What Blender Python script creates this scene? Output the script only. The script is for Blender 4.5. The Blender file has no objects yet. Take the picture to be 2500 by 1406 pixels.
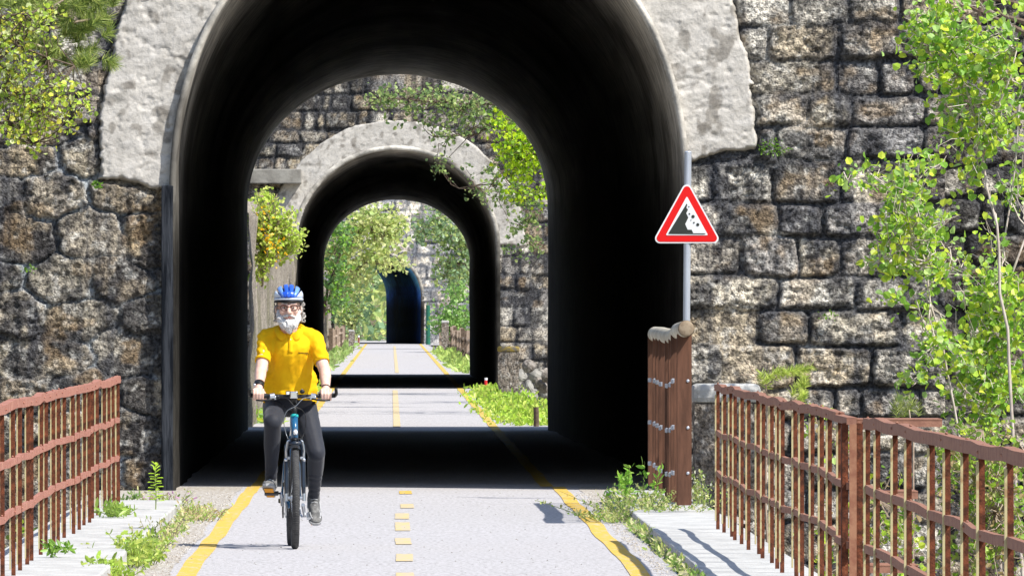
import bpy, bmesh, math, random
import numpy as np
from mathutils import Vector, Matrix, Euler
R = math.radians
S = bpy.context.scene
COL = S.collection
# ---------------------------------------------------------------- camera
FPX, HX, HY, EYE = 30000.0, 955.0, 760.0, 1.6      # long telephoto from far down the path
cam = bpy.data.objects.new('camera', bpy.data.cameras.new('camera')); COL.objects.link(cam)
cam.location = (0, 0, EYE)
cam.data.sensor_width = 36; cam.data.lens = FPX/2500*36
cam.data.clip_start = 1; cam.data.clip_end = 3000
cam.rotation_euler = (R(90)+math.atan((HY-703)/FPX), 0, -math.atan((1250-HX)/FPX))
S.camera = cam
# ---------------------------------------------------------------- light
SUN = Vector((0.66, -0.50, 1.0)).normalized()
W = bpy.data.worlds.new('World'); S.world = W; W.use_nodes = True
nt = W.node_tree; nt.nodes.clear()
sky = nt.nodes.new('ShaderNodeTexSky'); sky.sky_type = 'NISHITA'; sky.sun_disc = False
sky.sun_elevation = math.asin(SUN.z); sky.sun_rotation = math.atan2(SUN.x, SUN.y)
bg = nt.nodes.new('ShaderNodeBackground'); bg.inputs[1].default_value = 0.13
wo = nt.nodes.new('ShaderNodeOutputWorld')
nt.links.new(sky.outputs[0], bg.inputs[0]); nt.links.new(bg.outputs[0], wo.inputs[0])
sl = bpy.data.lights.new('sun', 'SUN'); sl.energy = 4.6; sl.angle = R(0.5); sl.color = (1, .95, .87)
so = bpy.data.objects.new('sun', sl); COL.objects.link(so)
so.rotation_euler = (-SUN).to_track_quat('-Z', 'Y').to_euler(); so.location = (20, 40, 40)
S.view_settings.view_transform = 'Standard'; S.view_settings.look = 'None'
S.view_settings.exposure = 0.5; S.view_settings.gamma = 1
S.cycles.max_bounces = 5; S.cycles.diffuse_bounces = 4; S.cycles.transparent_max_bounces = 4
random.seed(7); rng = np.random.default_rng(7)

# ---------------------------------------------------------------- helpers
def PX(px, py, Y):                                   # photograph pixel at distance Y -> world point
    return Vector(((px-HX)*Y/FPX, Y, EYE-(py-HY)*Y/FPX))
def tag(o, label=None, cat=None, group=None, kind=None):
    if label: o['label'] = label
    if cat: o['category'] = cat
    if group: o['group'] = group
    if kind: o['kind'] = kind
    return o
def empty(name, loc=(0, 0, 0), rz=0, **k):
    o = bpy.data.objects.new(name, None); COL.objects.link(o); o.location = loc; o.rotation_euler = (0, 0, rz)
    return tag(o, **k)
def vn(x, y, seed=0):
    xi = np.floor(x); yi = np.floor(y); fx = x-xi; fy = y-yi
    fx = fx*fx*(3-2*fx); fy = fy*fy*(3-2*fy)
    def h(a, b):
        v = np.sin(a*127.1+b*311.7+seed*74.7)*43758.5453
        return v-np.floor(v)
    return (h(xi, yi)*(1-fx)+h(xi+1, yi)*fx)*(1-fy)+(h(xi, yi+1)*(1-fx)+h(xi+1, yi+1)*fx)*fy
def fbm(x, y, o=4, seed=0):
    s = 0; a = .5; t = 0
    for i in range(o):
        s = s+a*vn(x*2**i, y*2**i, seed+i*13); t += a; a *= .5
    return s/t
def sstep(a, b, x):
    t = np.clip((x-a)/(b-a), 0, 1); return t*t*(3-2*t)
def fm(name, V, F, mat=None, parent=None, col=None, smooth=False):
    """fast mesh: V (n,3), F (m,k)"""
    V = np.asarray(V, dtype=np.float32); F = np.asarray(F, dtype=np.int32)
    me = bpy.data.meshes.new(name); n = len(V); m, k = F.shape
    me.vertices.add(n); me.vertices.foreach_set('co', V.ravel())
    me.loops.add(m*k); me.loops.foreach_set('vertex_index', F.ravel())
    me.polygons.add(m); me.polygons.foreach_set('loop_start', np.arange(0, m*k, k, dtype=np.int32))
    me.polygons.foreach_set('use_smooth', np.full(m, smooth))
    me.update(calc_edges=True)
    if col is not None:
        a = me.color_attributes.new('Col', 'FLOAT_COLOR', 'POINT')
        c = np.ones((n, 4), np.float32); c[:, :3] = col; a.data.foreach_set('color', c.ravel())
    return link(name, me, mat, parent)
def link(name, me, mat=None, parent=None):
    o = bpy.data.objects.new(name, me); COL.objects.link(o)
    if mat: me.materials.append(mat)
    if parent: o.parent = parent
    return o
class MB:
    """collects shapes into one mesh"""
    def __init__(s): s.v = []; s.f = []
    def add(s, v, f):
        n = len(s.v); s.v += [tuple(p) for p in v]; s.f += [tuple(i+n for i in q) for q in f]; return s
    def box(s, c, d, rot=None, bev=0):
        bm = bmesh.new(); bmesh.ops.create_cube(bm, size=1)
        for v in bm.verts: v.co = Vector((v.co.x*d[0], v.co.y*d[1], v.co.z*d[2]))
        if bev: bmesh.ops.bevel(bm, geom=bm.edges[:], offset=bev, segments=2, affect='EDGES', profile=.5)
        M = Matrix.Translation(c) @ (rot.to_matrix().to_4x4() if rot else Matrix())
        bm.verts.index_update()
        s.add([M @ v.co for v in bm.verts], [[v.index for v in f.verts] for f in bm.faces]); bm.free(); return s
    def tube(s, pts, r, n=8, caps=True):
        pts = [Vector(p) for p in pts]; m = len(pts)
        rs = r if isinstance(r, (list, tuple)) else [r]*m
        v = []; f = []; up = None
        for i, p in enumerate(pts):
            d = (pts[min(i+1, m-1)]-pts[max(i-1, 0)]); d = d.normalized() if d.length > 1e-9 else Vector((0, 0, 1))
            if up is None: up = d.orthogonal().normalized()
            else:
                up = (up-d*up.dot(d)); up = up.normalized() if up.length > 1e-6 else d.orthogonal().normalized()
            b = d.cross(up)
            for k in range(n):
                a = 2*math.pi*k/n; v.append(p+(up*math.cos(a)+b*math.sin(a))*rs[i])
        for i in range(m-1):
            for k in range(n):
                f.append((i*n+k, i*n+(k+1) % n, (i+1)*n+(k+1) % n, (i+1)*n+k))
        if caps: f.append(tuple(range(n))[::-1]); f.append(tuple((m-1)*n+k for k in range(n)))
        return s.add(v, f)
    def cap(s, a, b, ra, rb=None, n=16):               # tapered capsule
        a = Vector(a); b = Vector(b); rb = ra if rb is None else rb
        d = b-a; L = d.length; d = d.normalized() if L > 1e-6 else Vector((0, 0, 1))
        P = []; Q = []
        for t in range(0, 7):
            an = math.pi/2*t/6
            if t < 6: P.append(a-d*ra*math.cos(an)); Q.append(max(ra*math.sin(an), 1e-4))
        P.append(a); Q.append(ra); P.append(b); Q.append(rb)
        for t in range(1, 7):
            an = math.pi/2*t/6; P.append(b+d*rb*math.sin(an)); Q.append(max(rb*math.cos(an), 1e-4))
        u = d.orthogonal().normalized(); w = d.cross(u); v = []; f = []
        for p, q in zip(P, Q):
            for k in range(n):
                an = 2*math.pi*k/n; v.append(p+(u*math.cos(an)+w*math.sin(an))*q)
        m = len(P)
        for i in range(m-1):
            for k in range(n): f.append((i*n+k, i*n+(k+1) % n, (i+1)*n+(k+1) % n, (i+1)*n+k))
        f.append(tuple(range(n))[::-1]); f.append(tuple((m-1)*n+k for k in range(n)))
        return s.add(v, f)
    def ell(s, c, r, rot=None, nu=20, nv=12):
        c = Vector(c); M = rot.to_matrix() if rot else Matrix.Identity(3); v = []; f = []
        for j in range(nv+1):
            t = math.pi*j/nv
            st = max(math.sin(t), 1e-3)
            for i in range(nu):
                a = 2*math.pi*i/nu
                v.append(c+M @ Vector((r[0]*st*math.cos(a), r[1]*st*math.sin(a), r[2]*math.cos(t))))
        for j in range(nv):
            for i in range(nu): f.append((j*nu+i, (j+1)*nu+i, (j+1)*nu+(i+1) % nu, j*nu+(i+1) % nu))
        f.append(tuple(range(nu))); f.append(tuple(nv*nu+i for i in range(nu))[::-1])
        return s.add(v, f)
    def prism(s, pts, y0, y1):                        # polygon in XZ extruded along Y
        n = len(pts); v = [(p[0], y0, p[1]) for p in pts]+[(p[0], y1, p[1]) for p in pts]
        f = [tuple(range(n)), tuple(range(2*n-1, n-1, -1))]+[(i, i+n, (i+1) % n+n, (i+1) % n) for i in range(n)]
        return s.add(v, f)
    def build(s, name, mat, parent=None, smooth=False, angle=None):
        me = bpy.data.meshes.new(name); me.from_pydata(s.v, [], s.f); me.update()
        bm = bmesh.new(); bm.from_mesh(me); bmesh.ops.recalc_face_normals(bm, faces=bm.faces[:]); bm.to_mesh(me); bm.free()
        if smooth: me.polygons.foreach_set('use_smooth', [True]*len(me.polygons))
        return link(name, me, mat, parent)
    def vox(s, name, mat, voxel, parent=None, disp=None, smooth=4, cut=None):
        me = bpy.data.meshes.new(name); me.from_pydata(s.v, [], s.f); me.update()
        o = bpy.data.objects.new(name, me); COL.objects.link(o)
        m = o.modifiers.new('r', 'REMESH'); m.mode = 'VOXEL'; m.voxel_size = voxel
        if smooth:
            q = o.modifiers.new('s', 'SMOOTH'); q.factor = .5; q.iterations = smooth
        dg = bpy.context.evaluated_depsgraph_get(); dg.update()
        m2 = bpy.data.meshes.new_from_object(o.evaluated_get(dg)); m2.name = name
        bpy.data.objects.remove(o)
        if disp:
            n = len(m2.vertices); co = np.empty(n*3, np.float32); m2.vertices.foreach_get('co', co)
            no = np.empty(n*3, np.float32); m2.vertices.foreach_get('normal', no)
            co = co.reshape(-1, 3); no = no.reshape(-1, 3); co = disp(co, no); m2.vertices.foreach_set('co', co.astype(np.float32).ravel()); m2.update()
        if cut:
            bm = bmesh.new(); bm.from_mesh(m2)
            bmesh.ops.delete(bm, geom=[f for f in bm.faces if cut(f.calc_center_median())], context='FACES'); bm.to_mesh(m2); bm.free()
        m2.polygons.foreach_set('use_smooth', [True]*len(m2.polygons))
        return link(name, m2, mat, parent)

# ---------------------------------------------------------------- materials
def mat(name, color=(.5, .5, .5), rough=.7, metal=0, spec=.3, col2=None, nscale=8, bump=0, bscale=40, attr=False,
        nrange=(.4, .6), trans=0, detail=6, squash=None, coat=0, third=None):
    m = bpy.data.materials.new(name); m.use_nodes = True; t = m.node_tree; N = t.nodes; L = t.links
    b = N['Principled BSDF']; b.inputs['Roughness'].default_value = rough; b.inputs['Metallic'].default_value = metal
    b.inputs['Specular IOR Level'].default_value = spec; b.inputs['Coat Weight'].default_value = coat
    tc = N.new('ShaderNodeTexCoord'); src = tc.outputs['Object']
    if squash:
        mp = N.new('ShaderNodeMapping'); mp.inputs['Scale'].default_value = squash; L.new(src, mp.inputs[0]); src = mp.outputs[0]
    base = None
    if attr:
        a = N.new('ShaderNodeAttribute'); a.attribute_name = 'Col'; base = a.outputs['Color']
    if col2:
        nz = N.new('ShaderNodeTexNoise'); nz.inputs['Scale'].default_value = nscale; nz.inputs['Detail'].default_value = detail
        nz.inputs['Roughness'].default_value = .65
        L.new(src, nz.inputs['Vector']); cr = N.new('ShaderNodeValToRGB')
        cr.color_ramp.elements[0].position = nrange[0]; cr.color_ramp.elements[1].position = nrange[1]
        cr.color_ramp.elements[0].color = (*color, 1); cr.color_ramp.elements[1].color = (*col2, 1)
        if third:
            e = cr.color_ramp.elements.new(nrange[1]+.12); e.color = (*third, 1)
        L.new(nz.outputs['Fac'], cr.inputs[0])
        if base:
            mx = N.new('ShaderNodeMix'); mx.data_type = 'RGBA'; mx.blend_type = 'MULTIPLY'; mx.inputs[0].default_value = 1
            L.new(base, mx.inputs[6]); L.new(cr.outputs[0], mx.inputs[7]); base = mx.outputs[2]
        else: base = cr.outputs[0]
    if base: L.new(base, b.inputs['Base Color'])
    else: b.inputs['Base Color'].default_value = (*color, 1)
    if bump:
        n2 = N.new('ShaderNodeTexNoise'); n2.inputs['Scale'].default_value = bscale; n2.inputs['Detail'].default_value = 6
        L.new(src, n2.inputs['Vector']); bp = N.new('ShaderNodeBump'); bp.inputs['Distance'].default_value = bump
        L.new(n2.outputs['Fac'], bp.inputs['Height']); L.new(bp.outputs[0], b.inputs['Normal'])
    if trans:
        tr = N.new('ShaderNodeBsdfTranslucent'); ms = N.new('ShaderNodeMixShader'); ms.inputs[0].default_value = trans
        if base: L.new(base, tr.inputs[0])
        else: tr.inputs[0].default_value = (*color, 1)
        L.new(b.outputs[0], ms.inputs[1]); L.new(tr.outputs[0], ms.inputs[2]); L.new(ms.outputs[0], N['Material Output'].inputs[0])
    return m
M = {}
M['stone'] = mat('stone', (.32, .31, .31), .9, col2=(1.25, 1.22, 1.18), nscale=30, attr=True, nrange=(.40, .56), third=(1.6, 1.58, 1.52), bump=.022, bscale=55, detail=9, spec=.15)
M['plaster'] = mat('plaster', (.75, .75, .75), .9, col2=(1.05, 1.04, 1.02), nscale=30, attr=True, nrange=(.3, .5), bump=.006, bscale=38, spec=.15)
M['lining'] = mat('tunnel_lining', (.6, .6, .6), .95, col2=(1.1, 1.1, 1.1), nscale=4, attr=True, bump=.008, bscale=14, spec=.05)
M['asphalt'] = mat('asphalt', (.30, .29, .29), .95, col2=(.43, .42, .425), nscale=38, nrange=(.36, .47), bump=.006, bscale=130, detail=12, spec=.05, squash=(1, .3, 1), third=(.50, .49, .505))
M['concrete'] = mat('concrete', (.42, .42, .41), .9, col2=(.52, .52, .505), nscale=5, bump=.006, bscale=45, spec=.1, squash=(1, .4, 1))
M['deck'] = mat('bridge_concrete', (.2, .19, .17), .9, col2=(.32, .31, .28), nscale=2, bump=.01, bscale=12)
M['yellow'] = mat('line_paint', (.62, .42, .09), .8, col2=(.52, .44, .28), nscale=16, squash=(1, .12, 1), nrange=(.50, .70), spec=.1, bump=.003, bscale=150)
M['faded'] = mat('worn_line_paint', (.60, .47, .23), .85, col2=(.44, .42, .39), nscale=14, squash=(1, .25, 1), nrange=(.4, .7), spec=.1)
M['earth'] = mat('earth', (.10, .08, .05), .98, col2=(.17, .15, .09), nscale=3, bump=.02, bscale=10, third=(.07, .1, .03))
M['grit'] = mat('grit', (.32, .28, .23), .98, col2=(.50, .48, .45), nscale=26, bump=.012, bscale=70, squash=(1, .25, 1))
M['rust'] = mat('rusted_steel', (.065, .024, .014), .85, col2=(.19, .058, .028), nscale=26, bump=.003, bscale=110, nrange=(.40, .62), third=(.34, .14, .06), spec=.2)
M['railrust'] = mat('rusted_rail', (.32, .135, .10), .8, col2=(.42, .20, .15), nscale=12, bump=.002, bscale=90, third=(.50, .30, .17), spec=.2)
M['railbrown'] = mat('rusted_rail_brown', (.25, .12, .085), .8, col2=(.34, .175, .12), nscale=12, bump=.002, bscale=90, third=(.16, .055, .03), spec=.2)
M['olive'] = mat('painted_sunlit_edge', (.50, .44, .24), .8, col2=(.36, .24, .12), nscale=20, nrange=(.5, .65))  # pale tone that paints sunlight on the railing post edges
M['corten'] = mat('weathering_steel', (.085, .040, .025), .8, col2=(.15, .070, .043), nscale=14, squash=(1, 1, .15), bump=.001, bscale=60, spec=.25)
M['galv'] = mat('galvanised_steel', (.50, .54, .62), .42, metal=.55, col2=(.62, .66, .74), nscale=9, squash=(1, 1, .2))
M['log'] = mat('weathered_round_timber', (.40, .36, .28), .8, col2=(.56, .53, .45), nscale=9, squash=(1, .3, 1), bump=.003, bscale=30)
M['logend'] = mat('timber_end_grain', (.34, .27, .19), .85, col2=(.24, .18, .12), nscale=24)
M['white'] = mat('sign_white', (.78, .80, .82), .35, coat=.2)
M['red'] = mat('sign_red', (.72, .004, .006), .35, coat=.2)
M['black'] = mat('sign_black', (.035, .04, .035), .4)
M['bark_pale'] = mat('pale_bark', (.45, .38, .33), .8, col2=(.60, .54, .48), nscale=22, squash=(1, 1, .4))
M['bark'] = mat('dark_bark', (.09, .065, .045), .9, col2=(.16, .12, .09), nscale=22)
M['twig'] = mat('dry_twig', (.33, .25, .19), .85, col2=(.42, .34, .27), nscale=20)
M['leaf'] = mat('leaf', (1.15, 1.15, 1.15), .42, col2=(1.5, 1.5, 1.5), nscale=12, attr=True, trans=.52, spec=.5)
M['dark'] = mat('black_hole', (.01, .01, .01), 1)

def G(y):                                              # slight heave of the old road surface
    return .006*math.sin(y*.9+.25)+.005*math.sin(y*.47+1.3)
def Gn(y): return .006*np.sin(y*.9+.25)+.005*np.sin(y*.47+1.3)
def strip(name, xa, xb, y0, y1, dz, m, step=.25, wob=0, parent=None, nx=2, seed=0):
    ys = np.arange(y0, y1+step*.5, step); n = len(ys)
    w = wob*(fbm(ys*.35, ys*0, 3, seed)-.5)*2
    cols = [xa+(xb-xa)*k/(nx-1) for k in range(nx)]
    V = np.concatenate([np.stack([c+w+(wob*.3*(vn(ys*2.5, ys*0+k, 5)-.5) if wob else 0), ys, Gn(ys)+dz], 1) for k, c in enumerate(cols)])
    F = []
    i = np.arange(n-1)
    for k in range(nx-1): F.append(np.stack([k*n+i, (k+1)*n+i, (k+1)*n+i+1, k*n+i+1], 1))
    return fm(name, V, np.concatenate(F), m, parent, smooth=True)
# ================================================================= SETTING
st = lambda o: tag(o, kind='structure')
st(strip('road', -1.62, 1.76, 20, 110, 0, M['asphalt'], nx=3))
st(strip('road', -2.7, 3.1, 110, 175, 0, M['asphalt'], step=.5, nx=3))
st(strip('road', -1.6, 1.75, 175, 252, 0, M['asphalt'], step=.5, nx=3))
st(strip('road', -2.4, 2.5, 252, 318, 0, M['asphalt'], step=1, nx=3))
st(strip('road', -1.7, 1.85, 318, 585, 0, M['asphalt'], step=2, nx=3))
st(strip('road', -4.2, 2.4, 585, 760, 0, M['asphalt'], step=2, nx=3))
lines = empty('road_markings'); lines['kind'] = 'structure'
strip('edge_line', -1.31, -1.19, 22, 112, .004, M['yellow'], wob=.007, parent=lines, seed=1)
strip('edge_line', 1.46, 1.58, 22, 112, .004, M['yellow'], wob=.007, parent=lines, seed=2)
for y0, y1 in ((112, 310), (310, 600)):
    strip('edge_line', -1.28, -1.16, y0, y1, .006, M['yellow'], step=1, parent=lines)
    strip('edge_line', 1.36, 1.48, y0, y1, .006, M['yellow'], step=1, parent=lines)
for k in range(16):
    y = [74.3, 79.7, 85.6, 91.3, 96.0, 101.3, 108.4][k] if k < 7 else 30+5.5*(k-7)
    if k >= 14: continue
    if k >= 7 and y > 70: continue
    strip('centre_dash', .03 if y < 100 else .075, .14 if y < 100 else .185, y-1.4, y+1.3, .004, M['faded'] if k != 6 else M['yellow'], wob=.006, parent=lines, seed=k)
strip('centre_dash', .03, .13, 170, 250, .006, M['faded'], step=1, parent=lines)
strip('centre_dash', .10, .20, 320, 560, .006, M['faded'], step=1, parent=lines)
# transverse joints at the bridge end
st(strip('gritty_verge', -1.70, -1.36, 22, 97, .003, M['grit'], wob=.05, nx=2, seed=5))
st(strip('gritty_verge', -2.6, -1.33, 96.7, 112, .003, M['grit'], wob=.06, nx=2, seed=6))
st(strip('gritty_verge', 1.68, 2.7, 92, 112, .003, M['grit'], wob=.03, nx=2, seed=7))
# grit, fallen leaves and small stones blown on to the surface
def scatter(name, label, n, m, smin, smax, xs, ys, seed, edge=False):
    r = np.random.default_rng(seed); x = r.uniform(*xs, n); y = r.uniform(*ys, n)
    if edge: x = np.where(r.random(n) < .5, -1.35-np.abs(r.normal(0, .12, n)), 1.62+np.abs(r.normal(0, .08, n)))
    s_ = r.uniform(smin, smax, n); z = Gn(y)+.004; V = []; a = r.uniform(0, 6.28, n)
    P = np.stack([x, y, z], 1); ux = np.stack([np.cos(a), np.sin(a), 0*a], 1)*s_[:, None]; uy = np.stack([-np.sin(a), np.cos(a), 0*a], 1)*s_[:, None]; uz = np.array([0, 0, 1])*s_[:, None]*.7
    V = np.stack([P-ux, P-uy*.8, P+ux, P+uy*.8, P+uz+ux*.2], 1).reshape(-1, 3); b_ = (np.arange(n)*5)[:, None]
    F = np.concatenate([b_+np.array([[0, 1, 4]]), b_+np.array([[1, 2, 4]]), b_+np.array([[2, 3, 4]]), b_+np.array([[3, 0, 4]])])
    return tag(fm(name, V, F, m), label, 'grit', kind='stuff')
scatter('loose_grit', 'tiny stones scattered over the path', 260, M['deck'], .004, .010, (-1.3, 1.6), (66, 109), 1)
scatter('loose_grit', 'grit gathered along both path edges', 2600, M['grit'], .004, .014, (0, 1), (64, 108), 2, True)
# bridge decks
b = MB(); b.box((0.02, 65, -.34), (4.9, 90.5, .6), bev=.02)
b.box((0.02, 65, -1.1), (4.2, 90, .9)); st(b.build('bridge_deck', M['deck']))
b = MB(); b.box((0.02, 210.3, -.36), (5.3, 86, .6), bev=.02); st(b.build('bridge_deck', M['deck']))
b = MB(); b.box((0.02, 450, -.36), (6.0, 282, .6), bev=.02); st(b.build('bridge_deck', M['deck']))
# raised walkways of concrete slabs
def walkway(xa, xb, y0, y1, seed, zt):
    rnd = random.Random(seed); b = MB(); y = y0
    while y < y1:
        L = min(2.2+rnd.random()*.5, y1-y)
        z = zt+rnd.uniform(-.0015, .0015); e = rnd.uniform(-.003, .003)
        b.box(((xa+xb)/2+e, y+L/2, z/2-.06), (xb-xa, L-.012, z+.12), rot=Euler((rnd.uniform(-.0004, .0004), rnd.uniform(-.002, .002), 0)), bev=.012); y += L
    return st(b.build('walkway', M['concrete']))
walkway(-2.42, -1.64, 22, 96.6, 1, .12)
walkway(1.81, 2.46, 22, 103.5, 2, .095)

# valley floors and hills
def terrain(name, x0, x1, y0, y1, f, n=60, m=60):
    xs = np.linspace(x0, x1, n); ys = np.linspace(y0, y1, m); X, Y = np.meshgrid(xs, ys)
    Z = f(X, Y); V = np.stack([X.ravel(), Y.ravel(), Z.ravel()], 1)
    i, j = np.meshgrid(np.arange(n-1), np.arange(m-1)); a = (j*n+i).ravel()
    return st(fm(name, V, np.stack([a, a+1, a+n+1, a+n], 1), M['earth'], smooth=True))
terrain('valley_ground', -80, 80, -60, 116, lambda X, Y: -7+.012*X**2*.4+fbm(X*.2, Y*.2, 4, 3)*1.6-.8, 80, 80)
terrain('valley_ground', -80, 80, 163, 256, lambda X, Y: -4+.010*X**2*.4+fbm(X*.2, Y*.2, 4, 4)*1.5-.7, 70, 60)
terrain('valley_ground', -90, 90, 308, 606, lambda X, Y: -1.5+.006*X**2+fbm(X*.2, Y*.2, 4, 5)*1.0-1.0, 80, 80)
terrain('valley_ground', -120, 120, 624, 1100, lambda X, Y: -.9+.004*(X+10)**2+np.clip(Y-760, 0, 400)*.25+fbm(X*.1, Y*.1, 4, 6)*1.5-1.4*np.clip(1-abs(X)/40, 0, 1), 80, 60)
for y0, y1, h, sd in ((110.6, 166.4, 7.2, 1), (253.6, 309.4, 7.2, 2), (600.6, 625.4, 7.5, 3)):
    terrain('hillside', -70, 70, y0, y1, lambda X, Y, h=h, sd=sd, y0=y0, y1=y1: h+.0035*X**2+3*np.sin(np.clip((Y-y0)/(y1-y0), 0, 1)*math.pi)+fbm(X*.15, Y*.15, 4, sd)*1.2, 70, 40)

# ================================================================= MASONRY WALLS
def courses(X, Z, seed, hmin=.27, hmax=.40, wmin=.28, wmax=.85, z0=-10, z1=12):
    r = np.random.default_rng(seed)
    Zw = Z+.045*(fbm(X*.7, Z*.7, 3, seed)-.5)*2+.02*(fbm(X*5, Z*5, 3, seed+3)-.5)*2
    Xw = X+.03*(fbm(X*4+9, Z*4, 3, seed+5)-.5)*2
    zc = [z0]
    while zc[-1] < z1: zc.append(zc[-1]+r.uniform(hmin, hmax))
    zc = np.array(zc); k = np.clip(np.searchsorted(zc, Zw)-1, 0, len(zc)-2)
    dz0 = Zw-zc[k]; dz1 = zc[k+1]-Zw
    sid = np.zeros(X.shape, int); dx0 = np.zeros(X.shape); dx1 = np.zeros(X.shape)
    for c in range(len(zc)-1):
        m = k == c
        xj = [-14.0]
        while xj[-1] < 15: xj.append(xj[-1]+(r.uniform(wmin, wmax) if r.random() > .12 else r.uniform(.13, .25)))
        xj = np.array(xj)
        if not m.any(): continue
        xx = Xw[m]+.05*(Zw[m]-zc[c])*r.uniform(-1, 1); q = np.clip(np.searchsorted(xj, xx)-1, 0, len(xj)-2)
        dx0[m] = xx-xj[q]; dx1[m] = xj[q+1]-xx; sid[m] = c*997+q
    dx = np.minimum(dx0, dx1); dz = np.minimum(dz0, dz1)
    d = -np.log(np.exp(-dx*45)+np.exp(-dz*45))/45
    return d, sid
def rubble(X, Z, seed, cw=.60, ch=.35):
    Zw = Z+.10*(fbm(X*1.9, Z*1.9, 3, seed)-.5)*2+.035*(fbm(X*7, Z*7, 3, seed+3)-.5)*2
    Xw = X+.12*(fbm(X*2.5+9, Z*2.5, 3, seed+5)-.5)*2+.035*(fbm(X*8, Z*8, 2, seed+6)-.5)*2
    gy = np.floor(Zw/ch); best = np.full(X.shape, 9.); sec = np.full(X.shape, 9.); sid = np.zeros(X.shape, int)
    H = lambda a, b, s: (lambda v: v-np.floor(v))(np.sin(a*12.9898+b*78.233+s*3.7)*43758.5453)
    for dj in (-1, 0, 1):
        r = gy+dj; off = (np.mod(r, 2))*.5
        gx = np.floor(Xw/cw-off)
        for di in (-1, 0, 1):
            c = gx+di
            cx = (c+off+.5+(H(c, r, seed)-.5)*.5)*cw; cz = (r+.5+(H(c, r, seed+9)-.5)*.22)*ch
            D = np.sqrt(((Xw-cx)*.58)**2+((Zw-cz))**2)
            nb = D < best; sec = np.where(nb, best, np.minimum(sec, D)); best = np.where(nb, D, best)
            sid = np.where(nb, (c*131+r*997).astype(int), sid)
    return (sec-best)*.75, sid
def stone_surface(X, Z, seed, side='r', bright=1.0):
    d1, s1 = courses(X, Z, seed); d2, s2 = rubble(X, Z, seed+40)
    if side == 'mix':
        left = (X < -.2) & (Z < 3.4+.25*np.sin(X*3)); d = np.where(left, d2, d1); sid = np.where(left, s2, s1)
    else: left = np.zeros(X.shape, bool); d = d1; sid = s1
    h_ = lambda k: (lambda v: v-np.floor(v))(np.sin(sid*12.9898+k*7.31)*43758.5453)
    a, bb, c = h_(1), h_(2), h_(3)
    mw = fbm(X*2.2, Z*2.6, 3, seed+70); mort = 1-sstep(.001, .012+.05*mw**2+.014*c, d-.026*(fbm(X*13, Z*13, 3, seed+2)-.4))
    mort = mort*(.25+.75*sstep(.36, .50, fbm(X*1.6+4, Z*1.9, 3, seed+90)))
    cr = np.abs(fbm(X*11, Z*14, 4, seed+7)-.5)*2; pit = np.abs(fbm(X*26, Z*30, 3, seed+8)-.5)*2
    rough = .25+.75*c
    sl = ((h_(5)-.5)*np.mod(X*3.1, 1)+(h_(6)-.5)*np.mod(Z*3.7, 1))*0
    h = (1-mort)*(.008+.050*a)+.060*rough*(1-cr)*(.35+.65*(1-mort))+.026*(.5+.5*rough)*(1-pit)+.05*fbm(X*2.6, Z*3, 4, seed+1)+.02*np.abs(fbm(X*17, Z*19, 3, seed+14)-.5)
    # colours: per-stone tint, mortar, lichen, soot
    pal = np.array([[.30, .285, .25], [.22, .21, .20], [.42, .385, .31], [.34, .29, .21], [.17, .17, .175], [.46, .44, .39], [.36, .33, .28], [.24, .21, .17]])
    idx = np.minimum((bb*8).astype(int), 7); C = pal[idx]*1.55; C = C*.85+C.mean(-1, keepdims=True)*.15; C = C*(.6+.8*fbm(X*7, Z*8, 4, seed+50))[..., None]
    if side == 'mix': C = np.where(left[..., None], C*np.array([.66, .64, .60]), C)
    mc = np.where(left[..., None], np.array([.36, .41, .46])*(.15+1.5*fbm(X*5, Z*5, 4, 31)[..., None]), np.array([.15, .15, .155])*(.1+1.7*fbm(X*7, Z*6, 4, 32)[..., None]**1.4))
    C = C*(1-mort[..., None])+mc*mort[..., None]
    n1 = fbm(X*1.1, Z*.8, 5, seed+20); n2 = fbm(X*5.5, Z*4.5, 5, seed+21); n3 = fbm(X*14, Z*14, 4, seed+22)
    low = sstep(3.6, 1.2, Z)
    black = sstep(.50-.05*low, .58-.04*low, n1*.40+n2*.60)*.85
    if side == 'mix': black = black*np.where(Z > 3.2, .6, 1)
    C = C*(1-black[..., None])+np.array([.045, .047, .055])*black[..., None]
    spk = sstep(.58, .70, n3)*.55; C = C*(1-spk[..., None])+np.array([.52, .52, .50])*spk[..., None]*1.0
    dk = sstep(.40, .30, n3)*.6; C = C*(1-dk[..., None])+np.array([.04, .04, .045])*dk[..., None]
    och = sstep(.60, .70, fbm(X*3+5, Z*4, 4, seed+23))*.35*(1-mort); C = C*(1-och[..., None])+np.array([.36, .24, .11])*och[..., None]
    gr = sstep(.085, .02, d+.085*(fbm(X*10, Z*11, 4, seed+60)-.5)*2)*sstep(.30, .55, fbm(X*1.7, Z*1.9, 3, seed+61))*.9*np.where(left, .4, 1)
    gc = np.array([.050, .052, .058])*(.5+1.6*fbm(X*22, Z*22, 3, seed+62))[..., None]; C = C*(1-gr[..., None])+gc*gr[..., None]
    drip = sstep(.56, .68, fbm(X*9, Z*.7, 4, seed+25))*.5; C = C*(1-drip[..., None])+np.array([.055, .06, .075])*drip[..., None]
    return h, C*bright
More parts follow.
